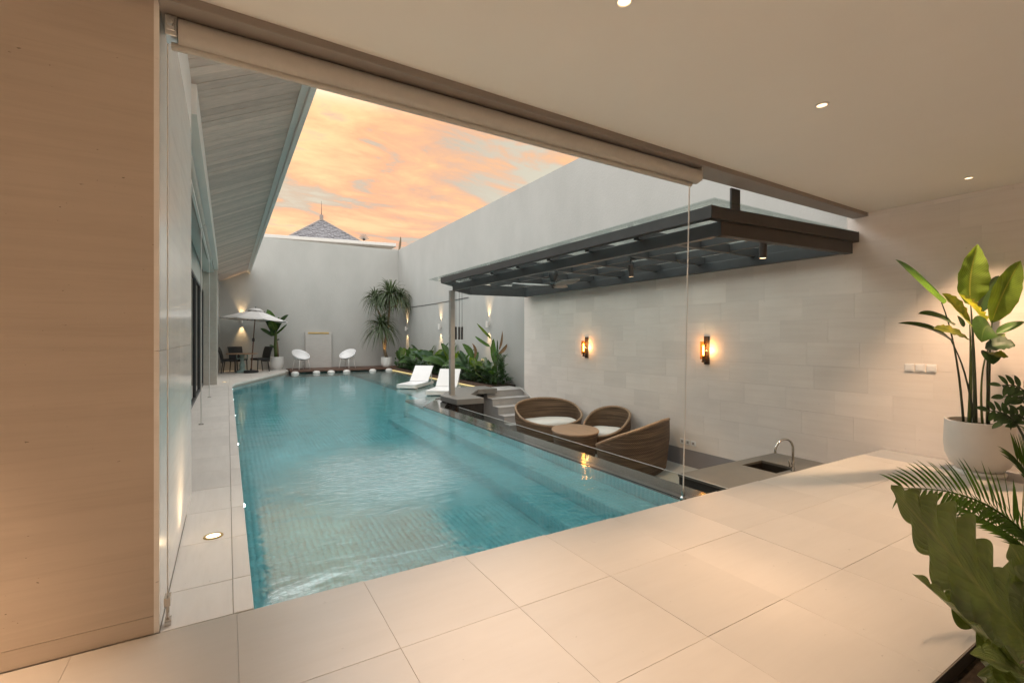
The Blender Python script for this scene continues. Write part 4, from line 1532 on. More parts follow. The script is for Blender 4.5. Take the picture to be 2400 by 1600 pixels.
for (r_, z_) in rings_:
    for k in range(ns * sub):
        kk, fr_ = divmod(k, sub)
        a0, a1 = 2 * math.pi * kk / ns + 0.2, 2 * math.pi * (kk + 1) / ns + 0.2
        p = Vector((math.cos(a0), math.sin(a0), 0)).lerp(Vector((math.cos(a1), math.sin(a1), 0)), fr_ / sub)
        sag = -0.035 * math.sin(math.pi * fr_ / sub) * (r_ / 1.25)
        vs.append(ptop + tilt @ Vector((p.x * max(r_, 0.001), p.y * max(r_, 0.001), z_ + sag)))
n_ = ns * sub
for i in range(len(rings_) - 1):
    for k in range(n_):
        fs.append((i * n_ + k, i * n_ + (k + 1) % n_, (i + 1) * n_ + (k + 1) % n_, (i + 1) * n_ + k))
cano.add(vs, fs)
co = cano.build('canopy', 'canvas', pr, smooth=True, auto=20)
co.modifiers.new('thickness', 'SOLIDIFY').thickness = 0.006
vt = MB()
vs, fs = [], []
for (r_, z_) in ((0.001, 0.06), (0.16, 0.035), (0.30, -0.05)):
    for k in range(24):
        a = 2 * math.pi * k / 24
        vs.append(ptop + tilt @ Vector((r_ * math.cos(a), r_ * math.sin(a), z_)))
for i in range(2):
    for k in range(24):
        fs.append((i * 24 + k, i * 24 + (k + 1) % 24, (i + 1) * 24 + (k + 1) % 24, (i + 1) * 24 + k))
vt.add(vs, fs)
vo_ = vt.build('vent', 'canvas', pr, smooth=True)
vo_.modifiers.new('thickness', 'SOLIDIFY').thickness = 0.006
MB().lathe([(0.0, 0.05), (0.025, 0.055), (0.03, 0.08), (0.0, 0.12)], tuple(ptop), 12).build('finial', 'rubber', pr, smooth=True)
for k in range(8):
    a = 2 * math.pi * k / 8 + 0.2
    e_ = ptop + tilt @ Vector((1.2 * math.cos(a), 1.2 * math.sin(a), -0.41))
    s_ = ptop + tilt @ Vector((0, 0, -0.03))
    MB().tube([s_, e_], 0.008, 6).build('rib', 'timber', pr)


# white tub chairs
def tub_chair():
    t_ = thing('tub_chair', '', 'chair', (0, 0, 0), group='white tub chairs on the boardwalk')
    vs, fs = [], []
    nr, na = 9, 36
    for i in range(nr + 1):
        t = i / nr
        for k in range(na):
            a = 2 * math.pi * k / na          # back at +y
            bk = 0.5 + 0.5 * math.sin(a)
            rim = 0.07 + 0.40 * bk ** 1.0
            r_ = 0.36 * math.sin(t * math.pi / 2) ** 0.85
            z_ = 0.385 + rim * (0.35 * t + 0.65 * (1 - math.cos(t * math.pi / 2)))
            vs.append((r_ * math.cos(a) * 1.05, r_ * math.sin(a) * 0.80 + 0.05 * t * bk, z_))
    for i in range(nr):
        for k in range(na):
            fs.append((i * na + k, i * na + (k + 1) % na, (i + 1) * na + (k + 1) % na, (i + 1) * na + k))
    o = MB().add(vs, fs).build('shell', 'white_plastic', t_, smooth=True)
    s_ = o.modifiers.new('thickness', 'SOLIDIFY')
    s_.thickness = 0.018
    for sx in (-1, 1):
        for sy in (-1, 1):
            MB().tube([(sx * 0.20, sy * 0.17, 0.44), (sx * 0.26, sy * 0.23, 0.0)], [0.017, 0.014], 10).build('leg', 'white_paint', t_, smooth=True)
    MB().bar((-0.24, 0.10, 0.415), (0.24, 0.10, 0.415), 0.04, 0.02).build('seat_rail', 'white_paint', t_)
    return t_


tb = tub_chair()
tb.location = (2.70, 21.95, 0.021)
tb.rotation_euler = (0, 0, R(28))
tb['label'] = 'white tub chair on the boardwalk left of the water feature panel'
tb2 = copy_tree(tb)
tb2.location = (4.58, 21.90, 0.021)
tb2.rotation_euler = (0, 0, R(-48))
tb2['label'] = 'white tub chair on the boardwalk right of the water feature panel'


# ---- sun loungers standing in the shallow water
def lounger():
    t_ = thing('sun_lounger', '', 'sun lounger', (0, 0, 0), group='white sun loungers in the shallow water')
    L, W = 1.95, 0.60
    # axis +y is towards the head
    fr = MB()
    fr.box(-W / 2, W / 2, 0.0, 1.02, 0.315, 0.345)
    fr.build('seat', 'white_plastic', t_, bevel=0.006)
    fm = MB()
    fm.box(-W / 2, -W / 2 + 0.035, 0.005, 1.50, 0.235, 0.314)
    fm.box(W / 2 - 0.035, W / 2, 0.005, 1.50, 0.235, 0.314)
    fm.box(-W / 2 + 0.036, W / 2 - 0.036, 0.005, 0.04, 0.235, 0.313)
    fm.build('frame', 'white_paint', t_, bevel=0.004)
    bk = MB()
    a = R(43)
    p0 = Vector((0, 1.00, 0.345))
    p1 = p0 + Vector((0, math.cos(a), math.sin(a))) * 0.66
    bk.bar(p0, p1, W, 0.03, up=(0, -math.sin(a), math.cos(a)))
    bk.build('backrest', 'white_plastic', t_, bevel=0.006)
    for sx in (-1, 1):
        MB().bar(p0.lerp(p1, 0.85) + Vector((sx * (W / 2 - 0.05), 0.02, -0.03)), Vector((sx * (W / 2 - 0.05), 1.46, 0.27)), 0.025, 0.025).build('strut', 'white_paint', t_)
        for yy in (0.12, 1.40):
            MB().box(sx * (W / 2 - 0.03) - 0.025, sx * (W / 2 - 0.03) + 0.025, yy - 0.025, yy + 0.025, 0.0, 0.234).build('leg', 'white_paint', t_)
    return t_


lo1 = lounger()
lo1.location = (4.44, 13.35, -0.314)
lo1.rotation_euler = (0, 0, R(-41))
lo1['label'] = 'white sun lounger in the shallow water, the farther one left of the steel post'
lo2 = copy_tree(lo1)
lo2.location = (4.60, 11.40, -0.314)
lo2.rotation_euler = (0, 0, R(-37))
lo2['label'] = 'white sun lounger in the shallow water, the nearer one behind the steel post'

# ---- pots
def pot(name, loc, rr, hh, label, mat, saucer=False, round_=0.55):
    t_ = thing(name, label, 'plant pot', loc)
    pr_ = [(0.0, 0.0), (rr * 0.60, 0.0), (rr * 0.66, 0.012), (rr * 0.83, hh * 0.12), (rr * 0.96, hh * 0.30), (rr * 1.0, hh * 0.50), (rr * 0.985, hh * 0.8), (rr * 0.965, hh), (rr * 0.90, hh), (rr * 0.89, hh - 0.01), (rr * 0.90, hh * 0.88)]
    off = 0.0
    if saucer:
        off = 0.045
        MB().lathe([(0.0, 0.001), (rr * 0.72, 0.001), (rr * 0.74, 0.012), (rr * 0.74, 0.03), (rr * 0.70, 0.044), (0.0, 0.044)], (0, 0, 0), 40).build('saucer', mat, t_, smooth=True, auto=35)
    MB().lathe(pr_, (0, 0, off + 0.001), 48).build('bowl', mat, t_, smooth=True, auto=50)
    MB().lathe([(rr * 0.895, hh * 0.90), (0.0, hh * 0.92)], (0, 0, off), 32).build('earth', 'soil', t_)
    return t_


pot('plant_pot', (6.62, 1.705, -0.001), 0.275, 0.50, 'large cream round pot on a saucer beside the stone wall', 'ceramic', saucer=True)
pot('plant_pot', (1.80, 22.62, 0.0), 0.29, 0.52, 'white round pot on the terrace holding the tall banana plant', 'white_ceramic', saucer=True)
pot('plant_pot', (6.30, 21.75, 0.021), 0.25, 0.46, 'white round pot at the boardwalk end holding the dracaena', 'white_ceramic')

# ================================================================== PLANTS
def zt(u, v, sx, sy, s):
    return sx + u / s, sy + v / s


# ---- big bird of paradise in the cream pot (hero, drawn leaf by leaf)
F0 = 4.86
bp_ = thing('potted_plant', 'bird of paradise with broad yellow green leaves in the large cream pot', 'plant', (6.62, 1.705, 0.5))


def H(x, y_, df=0.0):
    u, v = zt(x, y_, 2080, 560, 4.9)
    return at(u, v, F0 + df)


CV = Vector((-SY, -CY, 0.15))     # towards the viewer
LEAVES = [
    # base, mid, tip, width, normal tweak, mat, depth offsets, kwargs
    ((640, 745), (420, 560), (90, 235), 0.20, (0.2, 0.0, 0.9), 'leaf_green', (0.0, -0.1, -0.15), dict(fold=0.5, prof='banana')),
    ((960, 760), (905, 500), (1035, 60), 0.345, (-0.2, 0, 0.1), 'leaf_lime', (0.05, 0.05, 0.0), dict(fold=0.28, rip=0.03, freq=4, prof='ellip')),
    ((1195, 965), (1300, 620), (1530, 250), 0.31, (0.1, 0, 0.2), 'leaf_lime', (-0.05, -0.1, -0.05), dict(fold=0.22, rip=0.02, prof='ellip')),
    ((1040, 850), (1120, 620), (1280, 420), 0.20, (0.4, 0, 0.4), 'leaf_dark', (0.15, 0.18, 0.2), dict(fold=0.3, prof='ellip')),
    ((960, 1000), (800, 830), (625, 625), 0.26, (-0.3, 0, 0.8), 'leaf_yellow', (-0.12, -0.22, -0.25), dict(fold=0.35, rip=0.03, prof='ellip')),
    ((1100, 940), (1010, 800), (820, 635), 0.19, (0.5, 0, 0.6), 'leaf_yellow', (-0.05, -0.1, -0.05), dict(fold=0.5, rip=0.08, freq=7, prof='banana')),
    ((760, 990), (590, 880), (350, 860), 0.15, (0, 0, 1.2), 'leaf_dark', (0.0, -0.05, -0.05), dict(fold=0.4, prof='banana')),
    ((750, 1185), (520, 1000), (120, 968), 0.135, (0, 0, 1.2), 'leaf_dark', (0.0, -0.1, -0.1), dict(fold=0.45, prof='ellip')),
    ((930, 1150), (760, 1050), (530, 1030), 0.19, (0, 0, 1.0), 'leaf_yellow', (-0.1, -0.15, -0.2), dict(fold=0.2, rip=0.05, prof='ellip')),
    ((1190, 1010), (1090, 960), (1080, 1185), 0.275, (-0.1, 0, 0.3), 'leaf_green', (-0.15, -0.3, -0.34), dict(fold=0.12, prof='ellip')),
    ((1090, 1130), (1230, 1180), (1350, 1085), 0.11, (0, 0, 1.0), 'leaf_lime', (-0.05, -0.1, -0.1), dict(fold=0.3, prof='ellip')),
    ((1250, 1085), (1400, 1010), (1580, 950), 0.12, (0, 0, 1.0), 'leaf_green', (0.0, -0.05, -0.1), dict(fold=0.35, prof='ellip')),
    ((1120, 1255), (1300, 1200), (1470, 1220), 0.26, (0, 0, 0.9), 'leaf_dark', (-0.1, -0.2, -0.25), dict(fold=0.25, rip=0.04, prof='ellip')),
    ((1150, 1300), (1240, 1330), (1390, 1350), 0.16, (0, 0, 0.8), 'leaf_yellow', (-0.12, -0.22, -0.25), dict(fold=0.25, rip=0.04, prof='ellip')),
    ((1140, 1290), (1180, 1340), (1215, 1440), 0.18, (-0.2, 0, 0.4), 'leaf_dark', (-0.12, -0.2, -0.22), dict(fold=0.2, prof='ellip')),
    ((880, 1010), (830, 960), (800, 880), 0.10, (0, 0, 0.6), 'leaf_dark', (0.1, 0.12, 0.1), dict(fold=0.3, prof='ellip')),
]
for (b_, m_, t_, wid, nt, mt, dd, kw) in LEAVES:
    leaf(H(*b_, dd[0]), H(*m_, dd[1]), H(*t_, dd[2]), wid, CV + Vector(nt), mt, bp_, nseg=14, cross=3, **kw)
PB = Vector((6.62, 1.705, 0.47))
roots = [(-0.17, 0.10), (-0.02, 0.03), (0.10, -0.05), (0.06, 0.02), (-0.13, 0.06), (0.0, 0.0), (-0.16, 0.02), (-0.15, 0.0), (-0.03, -0.02), (0.08, -0.06), (0.05, -0.05), (0.12, -0.06), (0.02, -0.03), (0.07, -0.08), (0.09, -0.07), (-0.10, 0.08)]
for k, (b_, m_, t_, wid, nt, mt, dd, kw) in enumerate(LEAVES):
    if k in (3, 5, 6, 8, 10, 11, 13, 15):
        continue
    a_ = PB + Vector((roots[k][0] * 0.8, roots[k][1] * 0.8, 0))
    e_ = H(*b_, dd[0])
    dl = (H(*m_, dd[1]) - e_).normalized()
    c_ = a_.lerp(e_, 0.6)
    c_ = Vector((a_.x * 0.6 + e_.x * 0.4, a_.y * 0.6 + e_.y * 0.4, a_.z * 0.3 + e_.z * 0.7)) - dl * 0.05
    pts = [bez(a_, c_, e_ + dl * 0.03, q / 9) - Vector(bp_.location) for q in range(10)]
    r0 = 0.019 if k in (1, 4) else 0.012
    MB().tube(pts, [r0 - (r0 - 0.005) * q / 9 for q in range(10)], 8).build('stem', 'stem_dark' if k in (0, 1, 3, 6, 7, 9, 14, 15) else 'stem_green', bp_, smooth=True)
# connecting stem for the upper right leaf pair
a_, b_ = H(1070, 1500), H(1190, 980)

# ---- small-leaved plant at the right edge
zz_ = thing('zz_plant', 'dark glossy small leaved plant reaching in at the right edge', 'plant', (4.05, 0.70, -0.06))


def Z5(x, y_, df=0.0):
    u, v = zt(x, y_, 2060, 860, 5.6)
    return at(u, v, 2.75 + df)


zroot = Vector((4.05, 0.70, -0.06))
for (path, nl) in ((((2150, 1500), (2050, 700), (1950, 420), (1630, 720)), 6), (((2180, 1500), (2100, 500), (1960, 300), (1640, 390)), 5), (((2200, 1400), (2150, 260), (1980, 210), (1610, 240)), 6), (((2100, 1500), (1980, 650), (1800, 600), (1440, 570)), 6)):
    pts = [zroot, Z5(*path[1]), Z5(*path[2]), Z5(*path[3])]
    fine = []
    for k in range(13):
        t = k / 12
        fine.append(pts[0] * (1 - t) ** 3 + pts[1] * 3 * t * (1 - t) ** 2 + pts[2] * 3 * t * t * (1 - t) + pts[3] * t ** 3)
    MB().tube([p - zroot for p in fine], [0.010 - 0.0006 * k for k in range(13)], 8).build('stem', 'stem_dark', zz_, smooth=True)
    for k in range(nl):
        t = 0.60 + 0.40 * k / (nl - 1)
        i = min(11, int(t * 12))
        c = fine[i].lerp(fine[i + 1], t * 12 - i)
        d = (fine[i + 1] - fine[i]).normalized()
        for sgn in ((-1, 1) if k < nl - 1 else (0.2,)):
            s = d.cross(CV).normalized() * sgn
            tip = c + (d * 0.55 + s * 0.8 + Vector((0, 0, -0.1))).normalized() * 0.075
            leaf(c, c.lerp(tip, 0.5) + Vector((0, 0, 0.006)), tip, 0.034, CV + Vector((random.uniform(-.5, .5), random.uniform(-.5, .5), random.uniform(0.2, .9))), 'leaf_dark', zz_, name='leaflet', nseg=6, cross=1, fold=0.2, prof='ellip')

# ---- bird's nest fern in the foreground
nf = thing('nest_fern', "bird's nest fern with large crinkled dark green fronds at the lower right corner", 'plant', (2.80, 0.50, -0.06))
NR = Vector((2.80, 0.50, 0.06))


def Nf(x, y_, f_):
    u, v = zt(x, y_, 1900, 1050, 2.85)
    return at(u, v, f_)


FR = [
    ((1500, 1330), (1010, 800), (535, 255), (1.92, 1.80, 1.72), 0.50, (0.15, 0.0, 0.55), dict(rip=0.045, freq=8, fold=0.06, scal=0.14, curl=0.04)),
    ((1400, 1560), (1100, 1190), (680, 840), (1.80, 1.66, 1.60), 0.24, (0.5, 0, 1.6), dict(rip=0.05, freq=6.0, fold=0.3, scal=0.18)),
    ((1500, 1600), (1400, 1450), (1065, 1370), (1.70, 1.58, 1.52), 0.19, (0.0, 0, 1.4), dict(rip=0.05, freq=5, fold=0.3, scal=0.16)),
    ((1560, 1400), (1520, 900), (1330, 640), (2.0, 2.0, 2.05), 0.42, (-0.1, 0, 0.4), dict(rip=0.04, freq=6, fold=0.15, scal=0.12)),
    ((1600, 1500), (1760, 900), (1800, 500), (1.95, 1.95, 2.0), 0.40, (-0.5, 0, 0.3), dict(rip=0.04, freq=6, fold=0.15, scal=0.12)),
    ((1480, 1640), (1300, 1560), (1160, 1700), (1.7, 1.55, 1.45), 0.24, (0.0, 0, 1.0), dict(rip=0.1, freq=5, fold=0.3)),
]
for (b_, m_, t_, ff, wid, nt, kw) in FR:
    leaf(Nf(*b_, ff[0]), Nf(*m_, ff[1]), Nf(*t_, ff[2]), wid, CV + Vector(nt), 'leaf_nest', nf, name='frond', nseg=120, cross=6, prof='nest', **kw)
MB().lathe([(0.10, 0.0), (0.12, 0.10), (0.09, 0.22), (0.05, 0.30)], (0, 0, 0), 14).build('trunk', 'bark', nf, smooth=True)


# ---- areca palm fronds
def frond_mesh(pts, nl, ll, wl_, nrm, droop=0.3, start=0.12, v=0.5):
    """rachis + leaflets as one mesh"""
    m = MB()
    p = [Vector(q) for q in pts]

    def cub(t):
        return p[0] * (1 - t) ** 3 + p[1] * 3 * t * (1 - t) ** 2 + p[2] * 3 * t * t * (1 - t) + p[3] * t ** 3
    line = [cub(k / 24) for k in range(25)]
    m.tube(line, [0.011 - 0.009 * k / 24 for k in range(25)], 6)
    for k in range(nl):
        t = start + (1 - start) * k / (nl - 1)
        c = cub(t)
        d = (cub(min(1, t + 0.02)) - cub(max(0, t - 0.02))).normalized()
        s0 = d.cross(nrm).normalized()
        n0 = s0.cross(d).normalized()
        L = ll * (0.55 + 0.45 * math.sin(math.pi * min(1, (t - start) / (1 - start) * 0.75 + 0.2))) * random.uniform(0.9, 1.08)
        for sg in (-1, 1):
            dirv = (d * (0.75 + 0.25 * t) + s0 * sg * (0.85 - 0.3 * t) + n0 * v * random.uniform(0.8, 1.2)).normalized()
            tip = c + dirv * L + Vector((0, 0, -droop * L))
            mid = c + dirv * L * 0.55 + Vector((0, 0, 0.02 * L))
            leaf_geo(m, c, mid, tip, wl_, n0 + Vector((random.uniform(-.3, .3), random.uniform(-.3, .3), 0)), nseg=6, cross=1, fold=0.25, prof='strap')
    return m


pa = thing('areca_palm', 'feathery green palm arching behind the crinkled fern at the right edge', 'plant', (3.55, 0.55, -0.06))
PR = Vector(pa.location)


def Np(x, y_, f_):
    return Nf(x, y_, f_) - PR


for (a_, b_, c_, d_, nl, ll, nn, vv) in (
        (Vector((0, 0, 0)), Np(1560, 560, 2.55), Np(1210, 250, 2.5), Np(625, 268, 2.45), 30, 0.30, CV + Vector((0, 0, 0.4)), 0.35),
        (Vector((0.03, 0.02, 0)), Np(1700, 500, 2.7), Np(1560, 300, 2.75), Np(1385, 90, 2.8), 26, 0.32, CV + Vector((0.3, 0, 0.3)), 0.2),
        (Vector((0, 0.03, 0)), Np(1620, 760, 2.45), Np(1420, 600, 2.5), Np(1010, 400, 2.6), 24, 0.22, CV + Vector((0, 0, 0.8)), 0.3),
        (Vector((0.04, 0, 0)), Np(1800, 500, 2.8), Np(1700, 200, 2.9), Np(1500, -60, 2.95), 26, 0.3, CV + Vector((0.3, 0, 0.3)), 0.2)):
    frond_mesh((a_, b_, c_, d_), nl, ll, 0.020, nn, 0.12, 0.35, vv).build('frond', 'leaf_palm', pa, smooth=True)

# ---- dracaena in the far pot: three heads of strap leaves on a bent trunk
dr = thing('dracaena', 'dracaena with three drooping strap leaf heads in the corner', 'tree', (6.30, 21.75, 0.45))
DR = Vector(dr.location)
fD = 6.30 * SY + 21.75 * CY


def Dz(x, y_, df=0.0):
    u, v = zt(x, y_, 820, 620, 5.059)
    return at(u, v, fD + df) - DR


heads = [(Dz(480, 360, 0.0), 1.35, 210), (Dz(300, 410, -0.2), 0.98, 150), (Dz(375, 740, -0.35), 1.22, 190), (Dz(590, 400, 0.0), 1.0, 110)]
trunks = [[Vector((0, 0, 0)), Dz(410, 1010), Dz(440, 800, 0.1), Dz(470, 520, 0.1), heads[0][0]],
          [Dz(440, 800, 0.1), Dz(380, 640, -0.1), Dz(320, 520, -0.2), heads[1][0]],
          [Dz(410, 1010), Dz(395, 900, -0.2), heads[2][0]], [Dz(470, 520, .1), Dz(560, 480, .1), heads[3][0]]]
for k, tpth in enumerate(trunks):
    n = len(tpth)
    MB().tube(tpth, [0.075 * (1 - 0.45 * i / (n - 1)) if k == 0 else 0.042 for i in range(n)], 10).build('trunk', 'bark', dr, smooth=True)
for (c, L, n) in heads:
    m = MB()
    for k in range(n):
        a = random.uniform(0, 2 * math.pi)
        el = random.uniform(-0.5, 1.25)
        d = Vector((math.cos(a) * math.cos(el), math.sin(a) * math.cos(el), math.sin(el)))
        ln = L * random.uniform(0.7, 1.1)
        up_ = Vector((0, 0, 1))
        p1 = c + d * ln * 0.55 + Vector((0, 0, 0.10 * ln))
        p2 = c + d * ln * 0.84 + Vector((0, 0, -0.62 * ln * max(0.12, math.cos(el))))
        if (p2 + DR).x > GX - 0.05:
            p2.x = GX - 0.05 - DR.x
        if (p1 + DR).x > GX - 0.05:
            p1.x = GX - 0.06 - DR.x
        if (p2 + DR).y > BY - 0.05:
            p2.y = BY - 0.05 - DR.y
        leaf_geo(m, c + d * 0.02, p1, p2, 0.062, d.cross(up_).cross(d), nseg=5, cross=1, fold=0.35, prof='strap')
    m.build('leaf_crown', 'leaf_yucca', dr, smooth=True)
lamp('SPOT', 'pot_lamp', DR + Vector((-0.05, -0.20, 0.06)), 20, (1.0, 0.58, 0.20), dr, 0.03, 60, 0.9, DR + Vector((-0.02, 0.08, 1.2)))
ul = MB().tube([(-0.05, -0.20, 0.0), (-0.05, -0.18, 0.06)], 0.025, 10)
ul.build('uplight', 'dark_steel', dr)


# ---- generic broad-leaved plant
def broad_plant(name, loc, n, lmin, lmax, wid, mats, label, group, spread=0.6, stem=0.4, up=0.9, xlim=GX - 0.06, heavy=False, cat='plant'):
    t_ = thing(name, label, cat, loc, group=group)
    L0 = Vector(loc)
    for k in range(n):
        a = random.uniform(0, 2 * math.pi)
        el = random.uniform(0.35, 1.35) * up
        L = random.uniform(lmin, lmax)
        d = Vector((math.cos(a) * math.cos(el), math.sin(a) * math.cos(el), math.sin(el)))
        sbase = L0 + Vector((random.uniform(-.07, .07), random.uniform(-.1, .1), 0))
        s1 = sbase + Vector((0, 0, stem * random.uniform(0.7, 1.2))) + d * stem * spread * 0.6
        tip = s1 + d * L + Vector((0, 0, -0.30 * L * math.cos(el)))
        mid = s1 + d * L * 0.55 + Vector((0, 0, 0.08 * L))
        for q in (s1, tip, mid):
            if q.x > xlim:
                q.x = xlim - random.uniform(0, 0.05)
            if q.y > BY - 0.06:
                q.y = BY - 0.06
            if q.z < 0.03:
                q.z = 0.03
        tt = (tip - s1).normalized()
        nrm = Vector((random.uniform(-.3, .3), random.uniform(-.3, .3), 1)) - tt * tt.z
        if random.random() < 0.45:
            nrm = nrm + CV
        MB().tube([q - L0 for q in (sbase, sbase.lerp(s1, 0.5) + Vector((0, 0, 0.03)), s1)], [0.014, 0.011, 0.008], 6).build('stem', 'stem_green', t_, smooth=True)
        leaf(s1, mid, tip, wid * random.uniform(0.75, 1.2) * (L / lmax) ** 0.5, nrm, random.choice(mats), t_, nseg=9, cross=2, fold=random.uniform(0.1, 0.4), rip=0.025, freq=3, prof='ellip')
    return t_


# potted banana on the terrace
bn = thing('banana_plant', 'tall young banana plant with long dark leaves in the terrace pot', 'plant', (1.80, 22.62, 0.45))
BN = Vector(bn.location)
fB = 1.80 * SY + 22.55 * CY


def Bz(x, y_, df=0.0):
    u, v = zt(x, y_, 490, 700, 8.255)
    return at(u, v, fB + df)


MB().tube([Vector((0, 0, 0)), Bz(1290, 900) - BN, Bz(1290, 700) - BN, Bz(1285, 560) - BN], [0.085, 0.075, 0.055, 0.03], 12).build('trunk', 'stem_green', bn, smooth=True)
MB().tube([Vector((0.06, -0.02, 0)), Bz(1318, 900) - BN, Bz(1305, 720) - BN], [0.05, 0.045, 0.02], 10).build('trunk', 'bark', bn, smooth=True)
for (b_, m_, t2, wid, mt) in (((1280, 640), (1250, 430), (1125, 205), 0.42, 'leaf_green'), ((1270, 660), (1180, 520), (1065, 250), 0.26, 'leaf_dark'), ((1300, 640), (1380, 430), (1540, 310), 0.30, 'leaf_dark'),
                              ((1290, 690), (1400, 620), (1510, 490), 0.16, 'leaf_green'), ((1240, 720), (1140, 650), (990, 570), 0.19, 'leaf_dark'), ((1260, 720), (1210, 640), (1190, 560), 0.14, 'leaf_green'),
                              ((1290, 620), (1240, 520), (1200, 420), 0.40, 'leaf_lime'), ((1270, 960), (1220, 905), (1160, 905), 0.12, 'leaf_dark'), ((1300, 810), (1330, 790), (1365, 790), 0.08, 'leaf_dark'), ((1300, 620), (1330, 470), (1355, 350), 0.22, 'leaf_green')):
    leaf(Bz(*b_), Bz(*m_, -0.15), Bz(*t2, -0.2), wid, CV + Vector((random.uniform(-.4, .4), 0, 0.5)), mt, bn, nseg=10, cross=2, fold=0.3, rip=0.02, prof='banana')

# ---- planting bed
random.seed(21)
gname = 'broad leaved plants in the bed along the garden wall'
bedlab = ['beside the dracaena pot', 'in front of the first wall light', 'just past the first wall light', 'left of the middle wall light', 'under the middle wall light', 'behind the farther lounger',
          'just left of the steel post', 'behind the steel post', 'just right of the steel post', 'under the hanging tubes', 'right of the hanging tubes', 'below the third wall light', 'near the stairs landing']
beds = [(6.72, 21.0, 10, 0.45, 0.75, 0.26, ['leaf_green', 'leaf_lime']), (6.85, 20.2, 10, 0.45, 0.75, 0.26, ['leaf_green', 'leaf_dark']), (6.75, 19.3, 9, 0.4, 0.7, 0.25, ['leaf_dark', 'leaf_green']),
        (6.9, 18.4, 11, 0.6, 1.0, 0.34, ['leaf_green', 'leaf_blue']), (6.8, 17.5, 11, 0.6, 1.05, 0.36, ['leaf_green', 'leaf_lime', 'leaf_blue']), (6.85, 16.7, 10, 0.55, 0.95, 0.33, ['leaf_blue', 'leaf_green']),
        (6.9, 15.9, 11, 0.65, 1.05, 0.34, ['leaf_green', 'leaf_dark']), (6.75, 15.3, 10, 0.5, 0.8, 0.27, ['leaf_lime', 'leaf_green']), (6.9, 14.7, 9, 0.55, 0.9, 0.31, ['leaf_blue', 'leaf_green']),
        (6.8, 14.1, 9, 0.5, 0.85, 0.30, ['leaf_green', 'leaf_blue']), (6.75, 13.5, 9, 0.4, 0.65, 0.26, ['leaf_lime', 'leaf_yellow', 'leaf_green']), (6.85, 12.9, 10, 0.4, 0.7, 0.25, ['leaf_green', 'leaf_dark']), (6.75, 12.25, 8, 0.35, 0.55, 0.20, ['leaf_dark', 'leaf_green'])]
for (x, y_, n, l0, l1, wd, mts), lb in zip(beds, bedlab):
    broad_plant('leafy_plant', (x, y_, 0.0), n, l0, l1, wd, mts, 'broad leaved green plant in the planting bed, ' + lb, gname, stem=0.22 + 0.25 * (l1 - 0.5), xlim=GX - 0.03)

# the tall heliconia before the third wall light
hel = thing('heliconia', 'tall banana like plant with torn and dry brown leaves before the right wall light', 'plant', (6.85, 12.6, 0.0))
HE = Vector(hel.location)
fH = 6.85 * SY + 12.6 * CY


def Hz(x, y_, df=0.0):
    u, v = zt(x, y_, 1040, 750, 9.22)
    return at(u, v, fH + df)


for (b_, m_, t2, wid, mt, pf_) in (((1120, 960), (1040, 700), (1080, 395), 0.22, 'leaf_green', 'ellip'), ((1040, 420), (880, 260), (710, 65), 0.10, 'leaf_lime', 'ellip'), ((1000, 570), (850, 500), (670, 345), 0.11, 'leaf_green', 'banana'),
                                   ((1190, 650), (1270, 500), (1265, 225), 0.08, 'dry_leaf', 'ellip'), ((1160, 760), (1330, 650), (1370, 510), 0.13, 'dry_leaf', 'ellip'), ((1150, 800), (1160, 600), (1160, 420), 0.06, 'leaf_dark', 'ellip'),
                                   ((620, 820), (560, 640), (400, 510), 0.24, 'leaf_green', 'ellip'), ((660, 820), (740, 640), (610, 500), 0.10, 'dry_leaf', 'ellip'), ((480, 900), (420, 760), (345, 650), 0.15, 'leaf_blue', 'ellip'),
                                   ((830, 1000), (760, 900), (640, 960), 0.18, 'leaf_lime', 'ellip'), ((1020, 990), (960, 930), (960, 850), 0.12, 'leaf_dark', 'ellip')):
    leaf(Hz(*b_), Hz(*m_), Hz(*t2), wid, CV + Vector((random.uniform(-.3, .3), 0, 0.4)), mt, hel, nseg=10, cross=2, fold=0.3, rip=0.05, prof=pf_)
for (t2) in ((1120, 960), (1000, 570), (1040, 420), (1190, 650), (620, 820), (660, 820), (830, 1000), (1150, 800)):
    MB().tube([Vector((0.0, 0.0, 0)), (Hz(1130 if t2[0] > 900 else 700, 1150) - HE), Hz(*t2) - HE], [0.03, 0.022, 0.010], 8).build('stem', 'stem_green', hel, smooth=True)

# fern palms at the right end
for k, (x, y_, h_, lab) in enumerate(((6.95, 12.12, 0.95, 'feathery dark palm at the corner of the stairs landing'), (6.70, 13.1, 0.6, 'low feathery palm under the tall dry leaved plant'), (6.65, 16.3, 0.55, 'low feathery palm behind the nearer lounger'), (6.62, 18.9, 0.5, 'low feathery palm behind the farther lounger'))):
    t_ = thing('fern_palm', lab, 'plant', (x, y_, 0.0), group='feathery palms in the planting bed')
    for j in range(8):
        a = 2 * math.pi * j / 8 + random.uniform(-.3, .3)
        if math.cos(a) > 0.3:
            a = math.pi - a
        d = Vector((math.cos(a), math.sin(a), 0))
        hh = h_ * random.uniform(0.7, 1.1)
        rr_ = 0.32 * random.uniform(0.5, 1.0)
        frond_mesh((Vector((0, 0, 0.0)), Vector((0, 0, hh * 0.6)) + d * 0.03, Vector((0, 0, hh)) + d * rr_ * 0.6, Vector((0, 0, hh * 0.95)) + d * rr_ * 1.25), 16, 0.20, 0.018, Vector((0, 0, 1)) + CV * 0.3, 0.25, 0.25, 0.2).build('frond', 'leaf_dark', t_, smooth=True)

